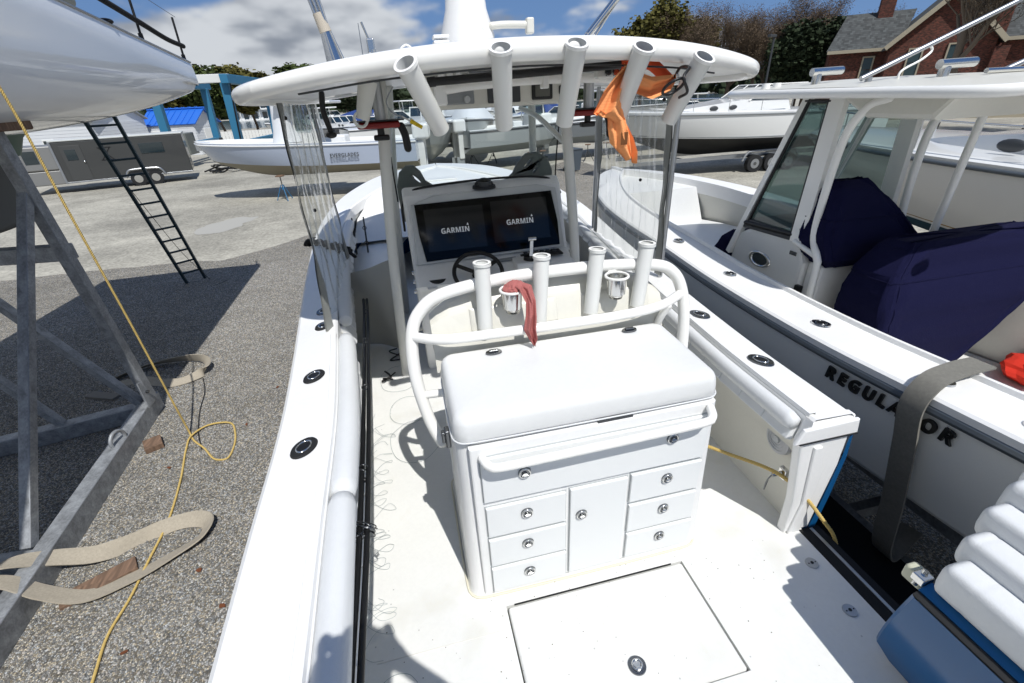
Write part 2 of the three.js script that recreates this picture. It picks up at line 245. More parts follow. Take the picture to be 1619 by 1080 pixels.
// ================================================================ the open fishing boat the photograph is taken from
const DK = 1.55, XC = 0.52;
const boat = thing('fishing_boat', 'white center console fishing boat with blue hull, hardtop and drawer cabinet in its cockpit', 'boat');
const ST = [[0.75, 1.14, 2.25], [-0.2, 1.16, 2.25], [-0.68, 1.175, 2.25], [-1.19, 1.195, 2.25], [-1.8, 1.215, 2.25], [-2.4, 1.265, 2.25], [-3, 1.325, 2.255], [-4, 1.41, 2.29], [-5, 1.44, 2.38], [-5.8, 1.34, 2.47], [-6.4, 1.13, 2.54], [-6.9, 0.82, 2.6], [-7.22, 0.46, 2.63], [-7.4, 0.02, 2.65]];
function dense(st, n) { const c = new THREE.CatmullRomCurve3(st.map(s => V(s[1], s[2], s[0])), false, 'centripetal'); return Array.from({ length: n + 1 }, (_, i) => { const p = c.getPoint(i / n); return [p.z, Math.max(0.01, p.x), p.y]; }); }
const STD = dense(ST, 70);
const at = z => { for (let i = 0; i < STD.length - 1; i++) if (STD[i][0] >= z && STD[i + 1][0] <= z) { const t = (STD[i][0] - z) / (STD[i][0] - STD[i + 1][0]); return [STD[i][1] + (STD[i + 1][1] - STD[i][1]) * t, STD[i][2] + (STD[i + 1][2] - STD[i][2]) * t]; } return z > 0 ? [ST[0][1], ST[0][2]] : [0.02, 2.65]; };
const cut = (a, b) => { const s = STD.filter(r => r[0] < a && r[0] > b); return [[a, ...at(a)], ...s, [b, ...at(b)]]; };
const side = (s, range, f) => loft(range.map(r => f(r).map(p => [XC + s * p[0], p[1], r[0] + (p[2] || 0)])), { crease: 0.6 });
{
  // hull shell, blue outside, with the flare of the side; a gap for the side door on starboard
  const hs = ([z, b, y]) => { const t = Math.max(0, (-z - 5) / 2.4), k = 0.5 + 1.3 * t * t; return [[b + 0.004, y - 0.1], [b + 0.02 - 0.09 * t, y - 0.28], [b + 0.005 - 0.22 * t, y - 0.62], [Math.max(0.0, b - 0.12 - 0.36 * t), y - 1.0], [Math.max(0, b * 0.62 - 0.12), Math.min(y - 1.1, 0.75 + 0.4 * t)], [0, k]].map(p => [Math.max(0, p[0]), p[1]]); };
  const hl = ([z, b, y]) => { const full = hs([z, b, y]); return [[b - 0.02, 1.5], ...full.slice(3)].map(p => [Math.max(0, p[0]), p[1]]); };
  obj('hull', [side(-1, STD, hs), side(1, cut(-1.19, -7.4), hs), side(1, cut(0.75, -0.5), hs), side(1, cut(-0.5, -1.19), hl), loft([hs(STD[0]).map(p => [XC - p[0], p[1], 0.75]), hs(STD[0]).map(p => [XC + p[0], p[1], 0.75])])], M.bluehull, boat);
  // gunwale, one moulding on each side with a rounded outer lip
  const gw = (w) => ([z, b, y]) => { const t = Math.min(1, Math.max(0, (-z - 5.6) / 1.2)), W = Math.min(w + 0.22 * t, b - 0.005); return [[b - 0.008, y - 0.11], [b + 0.012, y - 0.105], [b + 0.018, y - 0.06], [b + 0.012, y - 0.045], [b + 0.004, y - 0.012], [b - 0.012, y], [b - W + 0.012, y + 0.006], [b - W, y - 0.004], [b - W - 0.004, y - 0.1]].map(p => [Math.max(0, p[0]), p[1]]); };
  obj('gunwale', side(-1, STD, gw(0.245)), M.gel, boat); obj('gunwale', [side(1, cut(-1.19, -7.4), gw(0.2)), side(1, cut(0.75, 0.25), gw(0.2))], M.gel, boat);
  // inner liner
  const ln = w => ([z, b, y]) => { const W = Math.min(b - 0.005, w + 0.06 * 0), yb = Math.min(y - 0.2, z < -5.3 ? 2.0 : DK); return [[b - W, y - 0.09], [b - W - 0.01, y - 0.14], [b - W + 0.09, y - 0.3], [b - W + 0.12, y - 0.5], [b - W + 0.11, yb]].map(p => [Math.max(0, p[0]), Math.max(yb, p[1])]); };
  obj('liner', [side(-1, cut(0.75, -6.9), ln(0.245)), side(1, cut(-1.24, -6.9), ln(0.2)), side(1, cut(0.75, 0.25), ln(0.2))], M.cream, boat);
  // jamb faces of the side door opening (moulded steps)
  const j = [[1.56, 1.55], [1.555, 1.75], [1.49, 2.13], [1.515, 2.235], [1.735, 2.235], [1.735, 2.13], [1.74, 1.95], [1.7, 1.55]];
  obj('door_jamb', [prism(j, 0.05, 0.01).translate(0, 0, -1.24), prism([[1.575, 1.555], [1.6, 1.75], [1.56, 2.1], [1.6, 2.1], [1.65, 1.95], [1.64, 1.555]], 0.014, 0.006).translate(0, 0, -1.192), prism([[1.44, 2.148], [1.47, 2.22], [1.742, 2.225], [1.755, 2.148]], 0.02, 0.006).translate(0, 0, -1.194)], M.gel, boat);
  obj('blue_edge', loft([[[1.735, 2.15, -1.187], [1.75, 2.15, -1.187]], [[1.738, 2.0, -1.187], [1.765, 2.0, -1.187]], [[1.72, 1.75, -1.187], [1.755, 1.76, -1.187]], [[1.695, 1.52, -1.187], [1.735, 1.52, -1.187]]]), M.bluehull, boat);
  obj('joint_gasket', bx(1.46, 1.752, 2.145, 2.152, -1.185, -1.17, 0.002), M.rubber, boat);
  // cockpit sole with a recessed hatch, gutters and a seam
  const hx0 = 0.17, hx1 = 1.0, hz0 = -1.18, hz1 = -0.715, y = DK;
  const sole = [];
  const o = STD.filter(r => r[0] > -6.8), Lx = r => XC - Math.max(0.05, r[1] - 0.08), Rx = r => XC + Math.max(0.05, r[1] - 0.05);
  const outl = [...o.map(r => [Lx(r), -r[0]]), ...o.slice().reverse().map(r => [Rx(r), -r[0]])];
  const gx = 0.006, hole = [[hx0 - gx, -hz0 + gx], [hx1 + gx, -hz0 + gx], [hx1 + gx, -hz1 - gx], [hx0 - gx, -hz1 - gx]];
  const sg = new THREE.Shape(outl.map(p => new THREE.Vector2(p[0], p[1]))); sg.holes.push(new THREE.Path(hole.map(p => new THREE.Vector2(p[0], p[1]))));
  const eg = new THREE.ExtrudeGeometry(sg, { depth: 0.04, bevelEnabled: false }).rotateX(-Math.PI / 2).translate(0, y - 0.04, 0);
  const deck = obj('cockpit_sole', eg, M.deck, boat);
  obj('hatch_gutter', bx(hx0 - 0.05, hx1 + 0.05, y - 0.075, y - 0.045, hz0 - 0.05, hz1 + 0.05, 0.002), S(0x6f6c62, 0.8), deck);
  const hatch = obj('deck_hatch', bx(hx0, hx1, y - 0.03, y + 0.001, hz0, hz1, 0.012, 3), M.deck, boat);
  obj('hinge_gap', bx(hx0 + 0.03, hx1 - 0.05, y - 0.006, y + 0.0015, hz0 - 0.007, hz0 - 0.003, 0), M.rubber, deck);
  const latch = (x, z, r, par) => { const pl = obj('pull_latch', T(new THREE.CylinderGeometry(r, r * 1.04, 0.008, 28), x, y + 0.003, z), M.chromeDark, par); obj('lift_ring', [T(ring(r * 0.55, 0.004).rotateX(Math.PI / 2), x, y + 0.009, z), bx(x - r * 0.3, x + r * 0.3, y + 0.006, y + 0.012, z + r * 0.2, z + r * 0.6, 0.002)], M.chrome, pl); obj('key_slot', T(new THREE.CylinderGeometry(r * 0.4, r * 0.4, 0.006, 18), x, y + 0.006, z - r * 0.1), M.chrome, pl); };
  latch(0.6, -0.83, 0.034, hatch);
  const wash = (x, z) => { const w = obj('washdown_fitting', T(new THREE.CylinderGeometry(0.026, 0.028, 0.006, 26), x, y + 0.003, z), M.alu, boat); obj('socket', [T(new THREE.CylinderGeometry(0.007, 0.007, 0.004, 12), x, y + 0.006, z), T(new THREE.CylinderGeometry(0.003, 0.003, 0.004, 8), x - 0.017, y + 0.006, z), T(new THREE.CylinderGeometry(0.003, 0.003, 0.004, 8), x + 0.017, y + 0.006, z)], M.black, w); };
  wash(1.565, -1.02); wash(1.545, -0.8);
  obj('sole_seam', bx(-0.38, 0.13, y, y + 0.0016, -1.092, -1.089, 0), S(0xd8d6cf, 0.7), deck);
  // drain grime along the foot of the cabinet, and specks
  const R = rng(5), sp = []; for (let i = 0; i < 110; i++) { const x = -0.35 + 1.8 * R(), z = -1.24 + 0.75 * R(), s = 0.0012 + 0.002 * R() * R(); sp.push(new THREE.CircleGeometry(s, 6).rotateX(-Math.PI / 2).translate(x, y + 0.0025, z)); }
  tag(obj('dirt_specks', sp, S(0x5c5142, 0.9), deck), null, null, null, 'stuff');
  obj('threshold', bx(1.64, 1.76, 1.42, 1.552, -1.19, -0.72, 0.008), M.blackSoft, boat); obj('threshold_strip', bx(1.7, 1.715, 1.5515, 1.556, -1.18, -0.74, 0.001), M.alu, boat);
  // fore deck
  const fd = STD.filter(r => r[0] < -5.4); obj('fore_deck', loft(fd.map(r => { const w = Math.max(0.005, r[1] - 0.24); return [-1, -0.5, 0, 0.5, 1].map(k => [XC + k * w, r[2] - 0.03 + 0.02 * (1 - k * k) - (r[0] > -6.0 ? 0.35 * (r[0] + 6.0) / 0.6 : 0), r[0]]); }), { crease: 0.5 }), M.gel, boat);
  for (const s of [-1, 1]) obj('bow_cushion', loft(STD.filter(r => r[0] < -4.3 && r[0] > -6.2).map(r => [0.26, 0.28, 0.5, 0.68, 0.7].map((k, i) => [XC + s * Math.max(0.02, r[1] - k), 2.02 + (i === 0 || i === 4 ? -0.1 : i === 2 ? 0.03 : 0.015), r[0]]))), M.seat, boat);
  const hg = [[0.22, 2.5, -6.2], [0.82, 2.5, -6.2]]; obj('anchor_hatch', prism([[0.32, 6.45], [0.72, 6.45], [0.66, 7.0], [0.38, 7.0]], 0.02, 0.006).rotateX(-Math.PI / 2).translate(0, 2.535, 0), M.gel, boat);
  // rod holders let into the gunwales
  const rh = (x, yy, z, a, mat) => { const p = obj('flush_rod_holder', new THREE.CylinderGeometry(1, 1.08, 0.008, 30).scale(0.043, 1, 0.062).rotateY(a).translate(x, yy + 0.006, z), mat, boat); obj('bore', new THREE.CylinderGeometry(1, 1, 0.006, 24).scale(0.024, 1, 0.034).rotateY(a).translate(x, yy + 0.0085, z), M.black, p); obj('rim', ring(0.03, 0.004, 26).scale(0.85, 1.2, 1).rotateX(Math.PI / 2).rotateY(a).translate(x, yy + 0.0105, z), M.chrome, p); };
  rh(-0.56, 2.253, -1.62, -0.5, M.rubber); rh(-0.6, 2.253, -2.2, -0.5, M.rubber); rh(-0.63, 2.253, -2.83, -0.4, M.rubber); rh(-0.655, 2.255, -3.07, -0.3, M.chromeDark);
  rh(1.635, 2.253, -1.66, 0.5, M.chromeDark); rh(1.66, 2.253, -2.23, 0.5, M.chromeDark);
  obj('mooring_cleat', [bx(-0.6, -0.57, 2.25, 2.275, -3.93, -3.88, 0.006), rod([-0.585, 2.28, -4.0], [-0.585, 2.28, -3.8], 0.009)], M.chrome, boat);
  obj('fuel_cap', [T(new THREE.CylinderGeometry(0.035, 0.037, 0.008, 24), -0.63, 2.262, -2.83), bx(-0.645, -0.615, 2.262, 2.275, -2.835, -2.825, 0.003)], M.chromeDark, boat);
  // bolsters: a top roll and pleated panels below
  const roll = (s, za, zb, off, name = 'coaming_bolster') => { const m = obj(name, loft(cut(za, zb).map(([z, b, yy]) => { const R = []; for (let k = 0; k < 14; k++) { const a = k / 14 * 2 * Math.PI; const e = (z > za - 0.03 || z < zb + 0.03) ? 0.82 : 1; R.push([XC + s * (b - off + (s > 0 ? 0.036 : 0.052) * e * Math.cos(a)), yy - (s > 0 ? 0.045 : 0.035) + (s > 0 ? 0.04 : 0.05) * e * Math.sin(a), z]); } return R; }), { closeU: true, capA: true, capB: true }), M.vinyl, boat);
    const n = Math.round((za - zb) / 0.17), st = (za - zb) / n; for (let i = 0; i < n; i++) { const z = za - (i + 0.5) * st, [b, yy] = at(z), [b2] = at(z - st / 2), [b1] = at(z + st / 2); const g = new RoundedBoxGeometry(s > 0 ? 0.04 : 0.05, s > 0 ? 0.08 : 0.17, st * 1.0, 3, s > 0 ? 0.008 : 0.018).rotateY(Math.atan2(-(s) * (b2 - b1), st) * 1).rotateZ(s * -0.42).translate(XC + s * (b - off - 0.008 + 0.018), yy - (s > 0 ? 0.1 : 0.155), z); obj('pleat_panel', g, M.vinyl, m); } return m; };
  roll(-1, 0.7, -1.33, 0.29); roll(-1, -1.345, -2.68, 0.29); roll(-1, -2.95, -5.2, 0.29); roll(1, -1.245, -3.4, 0.232); roll(1, -3.42, -5.2, 0.232);
  obj('coaming_lip', [side(-1, cut(0.7, -2.68), ([z, b, y]) => [[b - 0.2, y + 0.004], [b - 0.205, y + 0.014], [b - 0.235, y + 0.014], [b - 0.24, y]])], M.gel, boat); obj('coaming_lip', side(1, cut(-1.22, -3.4), ([z, b, y]) => [[b - 0.165, y + 0.004], [b - 0.17, y + 0.018], [b - 0.198, y + 0.018], [b - 0.2, y]]), M.gel, boat);
  // loudspeaker and line fitting in the starboard liner
  const spk = obj('loudspeaker', new THREE.CylinderGeometry(0.075, 0.08, 0.02, 32).rotateZ(Math.PI / 2).rotateY(-0.05).translate(1.603, 1.965, -1.4), M.grille, boat);
  obj('cone', [new THREE.CylinderGeometry(0.017, 0.02, 0.012, 18).rotateZ(Math.PI / 2).translate(1.588, 1.965, -1.4), ...[0.03, 0.045, 0.06].map(r => ring(r, 0.002, 30, 6).rotateY(Math.PI / 2).translate(1.591, 1.965, -1.4))], M.lightGrey, spk);
  const ct = obj('door_catch', [bx(1.535, 1.56, 1.84, 1.9, -1.3, -1.255, 0.006), rod([1.54, 1.87, -1.28], [1.5, 1.86, -1.29], 0.01)], M.chrome, boat); obj('pin_lanyard', tube([[1.52, 1.86, -1.3], [1.5, 1.8, -1.31], [1.51, 1.73, -1.32], [1.53, 1.78, -1.33]], 0.003), M.chromeDark, ct);
}
// ---- side door, swung in and folded back against the cockpit side
{
  const P0 = [1.5, 1.58], P1 = [1.42, 2.0]; // lower and upper edge of the blue face
  const pt = (u, v, t) => { const c = 1, x = P0[0] + (P1[0] - P0[0]) * v - 0.02 * Math.sin(v * Math.PI) + t * 0.98, y = P0[1] + (P1[1] - P0[1]) * v + t * 0.2; return [x, y, -0.67 + 0.06 * v + u * 0.6]; };
  const rows = []; for (let i = 0; i <= 10; i++) { const v = i / 10, ins = v < 0.12 ? 0.1 * (1 - Math.sqrt(Math.max(0, 1 - ((0.12 - v) / 0.12) ** 2))) : 0; rows.push([pt(ins, v, 0.07), pt(ins, v, 0.012), pt(ins + 0.02, v, 0), pt(0.5, v, 0), pt(1.05, v, 0), pt(1.05, v, 0.07)]); }
  const d = obj('side_door', loft(rows, { crease: 0.6 }), M.bluehull, boat);
  const q = (u, v, t) => pt(u, v, t);
  obj('door_gasket', bar(q(0.005, 1.015, 0.012), q(1.05, 1.015, 0.012), 0.022, 0.014, [-0.4, 0.9, 0]), M.rubber, d);
  obj('rub_rail', [bar(q(0.0, 1.025, 0.05), q(1.05, 1.025, 0.05), 0.05, 0.02, [-0.4, 0.9, 0])], M.blueStrip, d);
  obj('door_inner_panel', loft([[q(0.02, 0.05, 0.072), q(1.05, 0.05, 0.072)], [q(0.0, 1.02, 0.075), q(1.05, 1.02, 0.075)], [q(0, 1.02, 0.12), q(1.05, 1.02, 0.12)]]), M.bluehull, d);
  const hinge = obj('door_hinge', [bx(1.455, 1.5, 2.02, 2.05, -0.65, -0.61, 0.004), rod([1.465, 2.0, -0.635], [1.49, 2.06, -0.635], 0.009)], M.chrome, d); obj('hinge_arm', bx(1.48, 1.53, 1.97, 2.03, -0.69, -0.62, 0.012), S(0xb9b9a4, 0.6), d);
  // pleated cushions of the door and of the coaming behind it
  const pad = (x, y, z0, r, sq, ph) => { const rows = []; for (let k = 0; k <= 150; k++) { const z = z0 + 1.2 * k / 150, end = Math.min(1, (z - z0) / 0.03), e = Math.sqrt(1 - (1 - end) ** 2) * 0.99 + 0.01, seam = 1 - 0.03 * Math.exp(-1 * ((((z - z0 + ph) / 0.2) % 1 - 0.5) / 0.02) ** 2), g = []; for (let m = 0; m < 22; m++) { const an = m / 22 * 2 * Math.PI, cx = Math.sign(Math.cos(an)) * Math.pow(Math.abs(Math.cos(an)), 0.45), sy = Math.sign(Math.sin(an)) * Math.pow(Math.abs(Math.sin(an)), 0.45); g.push([x + r * e * seam * cx * sq, y + r * e * seam * sy, z]); } rows.push(g); } obj('bolster_pad', loft(rows, { closeU: true, capA: true, capB: true }), M.vinyl, boat); };
  pad(1.51, 2.1, -0.605, 0.064, 0.9, 0); pad(1.6, 2.165, -0.64, 0.06, 0.9, 0.05); pad(1.7, 2.225, -0.675, 0.06, 0.95, 0.1); pad(1.8, 2.275, -0.695, 0.078, 0.9, 0.02);
  obj('aft_coaming_cap', bx(1.8, 2.1, 2.3, 2.37, -0.7, 0.7, 0.025, 3), M.gel, boat);
  obj('aft_coaming_side', bx(1.66, 1.76, 1.56, 2.12, -0.4, 0.7, 0.02), M.cream, boat);
}
// ---- tackle cabinet with leaning post
{
  const zf = -1.262, x0 = 0.03, x1 = 1.115;
  const out = (z, e = 0) => { const r = Math.max(0.012, 0.055 - e * 0.5), p = []; const A = x0 + e, B = x1 - e, za = z[0] - e, zb = z[1] + e; const arc = (cx, cz, a0) => { for (let k = 0; k <= 5; k++) { const a = a0 + k / 5 * Math.PI / 2; p.push([cx + r * Math.cos(a), cz + r * Math.sin(a)]); } }; arc(B - r, za - r, 0); arc(A + r, za - r, Math.PI / 2); arc(A + r, zb + r, Math.PI); arc(B - r, zb + r, 1.5 * Math.PI); return p; };
  const lay = (y, e, zz = [zf, -2.0]) => out(zz, e).map(p => [p[0], y, p[1]]);
  const cab = obj('tackle_cabinet', loft([lay(DK, -0.012), lay(DK + 0.03, 0), lay(2.2, 0.01), lay(2.425, 0.012), lay(2.43, 0.02)], { closeU: true, capB: true, crease: 0.7 }), M.gel, boat);
  obj('sealant_bead', tube(lay(DK + 0.003, -0.014), 0.0055, 6, 160, true), S(0xdad5c0, 0.8), cab);
  obj('face_frame', prism([[0.085, 1.578], [1.098, 1.592], [1.066, 2.415], [0.085, 2.405]], 0.03, 0.008).translate(0, 0, zf - 0.012), M.gel, cab);
  const F = zf + 0.0185;
  const dr = (a, b, c, d, name) => obj(name, prism([[a, c], [b, c], [b, d], [a, d]], 0.014, 0.004).translate(0, 0, F), M.starboard, cab);
  const gap = (a, b, c, d) => obj('drawer_gap', bx(a - 0.005, b + 0.005, c - 0.005, d + 0.005, F - 0.003, F + 0.0015, 0), S(0xb9bcbc, 0.8), cab);
  const knob = (x, y) => { const k = obj('push_latch', new THREE.CylinderGeometry(0.0235, 0.0255, 0.007, 28).rotateX(Math.PI / 2).translate(x, y, F + 0.017), M.chromeDark, cab); obj('latch_ring', ring(0.0205, 0.0035, 26).translate(x, y, F + 0.021), M.chrome, k); obj('latch_button', [new THREE.CylinderGeometry(0.0095, 0.011, 0.01, 18).rotateX(Math.PI / 2).translate(x, y - 0.002, F + 0.023), bx(x - 0.011, x + 0.011, y - 0.002, y + 0.0015, F + 0.026, F + 0.031, 0.001)], M.chrome, k); };
  const D = [['drawer', 0.12, 1.045, 2.142, 2.36], ['drawer', 0.124, 0.446, 1.946, 2.108], ['drawer', 0.124, 0.448, 1.768, 1.926], ['drawer', 0.124, 0.45, 1.596, 1.748], ['cabinet_door', 0.466, 0.711, 1.604, 2.115], ['drawer', 0.728, 1.044, 1.966, 2.122], ['drawer', 0.731, 1.046, 1.783, 1.945], ['drawer', 0.734, 1.05, 1.61, 1.764]];
  for (const [n, a, b, c, d] of D) { gap(a, b, c, d); dr(a, b, c, d, n); }
  for (const [x, y] of [[0.281, 2.262], [0.886, 2.282], [0.284, 2.047], [0.283, 1.87], [0.286, 1.69], [0.514, 1.967], [0.889, 2.067], [0.893, 1.888], [0.894, 1.712]]) knob(x, y);
  obj('grab_rail', [tube([[0.13, 2.365, F + 0.012], [0.145, 2.362, F + 0.05], [0.2, 2.36, F + 0.066], [0.58, 2.367, F + 0.068], [0.97, 2.376, F + 0.066], [1.02, 2.384, F + 0.05], [1.035, 2.395, F + 0.012]], 0.0165, 14, 80, false, 0.35)], M.pipe, cab);
  // padded lid
  const lr = []; const lz = [-1.258, -1.755]; const prof = [[2.424, 0.008], [2.428, 0], [2.46, 0.002], [2.488, 0.005], [2.504, 0.011], [2.513, 0.02], [2.518, 0.033], [2.521, 0.06], [2.523, 0.13], [2.524, 0.18], [2.525, 0.22]];
  for (const [y, e] of prof) lr.push(out([lz[0], lz[1]], e).map(p => { const v = (p[1] - lz[0]) / (lz[1] - lz[0]); return [0.565 + (p[0] - 0.572) * 0.972, y + 0.012 * Math.sin(Math.min(1, v * 1.4) * Math.PI / 2) * (y > 2.45 ? 1 : 0) + 0, p[1]]; }));
  const lid = obj('padded_lid', loft(lr.map(r => r.map(p => p.map(q => q))), { closeU: true, capB: true }), M.seat, boat);
  obj('lid_piping', tube(out(lz, -0.001).map(p => [0.565 + (p[0] - 0.572) * 0.975, 2.424, p[1]]), 0.0035, 6, 160, true), M.vinyl, lid);
  obj('pull_slot', bx(0.575, 0.715, 2.412, 2.42, -1.262, -1.247, 0), M.darkGrey, lid);
  const cl = (x, y, z, ry) => { const h = obj('lid_hinge', [new THREE.CylinderGeometry(0.034, 0.036, 0.007, 24).scale(1, 1, 0.55).rotateY(ry).translate(x, y, z), bx(x - 0.02, x + 0.02, y, y + 0.012, z - 0.008, z + 0.008, 0.003)], M.chromeDark, lid); }; cl(0.27, 2.54, -1.67, 0); cl(0.9, 2.54, -1.68, 0);
  obj('side_clasp', [bx(0.012, 0.032, 2.33, 2.41, -1.40, -1.36, 0.006), bx(0.0, 0.014, 2.35, 2.4, -1.392, -1.368, 0.004)], M.chromeDark, cab);
  obj('side_groove', bx(0.036, 0.045, 1.75, 2.3, -1.66, -1.62, 0.002), M.cream, cab);
  // leaning post back rest shell
  const br = obj('backrest', loft([-0.5, -0.47, -0.42, -0.3, 0, 0.3, 0.42, 0.47, 0.5].map(k => { const x = 0.575 + k * 1.1, e = Math.pow(Math.abs(k) * 2, 5); return [[x, 2.42, -1.77], [x, 2.55, -1.79], [x, 2.68 - 0.05 * e, -1.83], [x, 2.75 - 0.11 * e, -1.87], [x, 2.765 - 0.12 * e, -1.905], [x, 2.75 - 0.12 * e, -1.95], [x, 2.42, -1.99]]; }), { capA: true, capB: true, crease: 0.7 }), M.cream, boat);
  for (const [a, b] of [[0.2, 0.6], [0.72, 1.05]]) obj('backrest_panel', loft([0, 0.04, 0.96, 1].map((k, i) => { const x = a + (b - a) * k, o = i === 0 || i === 3 ? 0 : 0.012; return [[x, 2.585, -1.799], [x, 2.59, -1.8 + o], [x, 2.675, -1.827 + o], [x, 2.685, -1.831]]; })), M.cream, br);
  obj('backrest_pocket', bx(0.17, 0.42, 2.555, 2.585, -1.8, -1.785, 0.003), S(0xb7b3a2, 0.7), br);
  // pipe rail with rod holders and cup holders
  const r = 0.0275;
  const rail = obj('post_rail', [tube([[0.0, 2.093, -1.688], [-0.043, 2.214, -1.728], [-0.071, 2.417, -1.767], [-0.059, 2.607, -1.805], [-0.009, 2.707, -1.824], [0.095, 2.767, -1.833], [0.342, 2.799, -1.838], [0.589, 2.806, -1.838], [0.855, 2.799, -1.838], [1.083, 2.776, -1.833], [1.178, 2.731, -1.829], [1.227, 2.645, -1.814], [1.244, 2.503, -1.786], [1.238, 2.252, -1.747], [1.212, 2.093, -1.707]], r, 18, 200), tube([[-0.057, 2.602, -1.8], [0.047, 2.607, -1.73], [0.186, 2.607, -1.711], [0.558, 2.603, -1.711], [0.883, 2.605, -1.711], [1.075, 2.614, -1.73], [1.231, 2.626, -1.81]], 0.022, 16, 120), rod([-0.06, 2.33, -1.75], [0.06, 2.33, -1.74], 0.018), rod([1.24, 2.36, -1.77], [1.08, 2.36, -1.76], 0.018), tube([[1.12, 2.6, -1.74], [1.1, 2.52, -1.77], [1.09, 2.42, -1.8]], 0.018)], M.pipe, boat);
  for (const [xa, xb] of [[0.259, 0.269], [0.505, 0.528], [0.75, 0.781], [0.978, 1.018]]) {
    const a = [xa, 2.607, -1.776], b = [xb, 2.883, -1.805];
    const h = obj('rod_holder', [rod(a, b, 0.032, 0.034, 24, true), rod(b, [b[0] + 0.0008, b[1] + 0.012, b[2]], 0.0385, 0.0385, 24, true), rod(a, [a[0] + 0.001, a[1] + 0.004, a[2]], 0.032, 0.032, 24)], S(0xdbdcd8, 0.4), rail);
    obj('liner_sleeve', [rod([a[0], a[1] + 0.02, a[2]], [b[0], b[1] + 0.011, b[2]], 0.026, 0.027, 20, true), new THREE.RingGeometry(0.0265, 0.0385, 24).rotateX(-Math.PI / 2).translate(b[0], b[1] + 0.012, b[2])], S(0xe6e6e2, 0.5), h);
  }
  for (const [x, z] of [[0.382, -1.762], [0.861, -1.762]]) { const c = obj('cup_holder', [new THREE.LatheGeometry([[0.0, 2.673], [0.03, 2.673], [0.033, 2.688], [0.034, 2.691], [0.041, 2.694], [0.0415, 2.773], [0.038, 2.773], [0.037, 2.702], [0, 2.700]].map(p => new THREE.Vector2(...p)), 30).translate(x, 0, z)], M.chrome, rail); obj('rim', T(ring(0.05, 0.006, 30).rotateX(Math.PI / 2), x, 2.775, z), M.pipe, c); obj('bracket', bx(x - 0.02, x + 0.02, 2.759, 2.783, z - 0.08, z - 0.045, 0.005), M.pipe, c); }
}
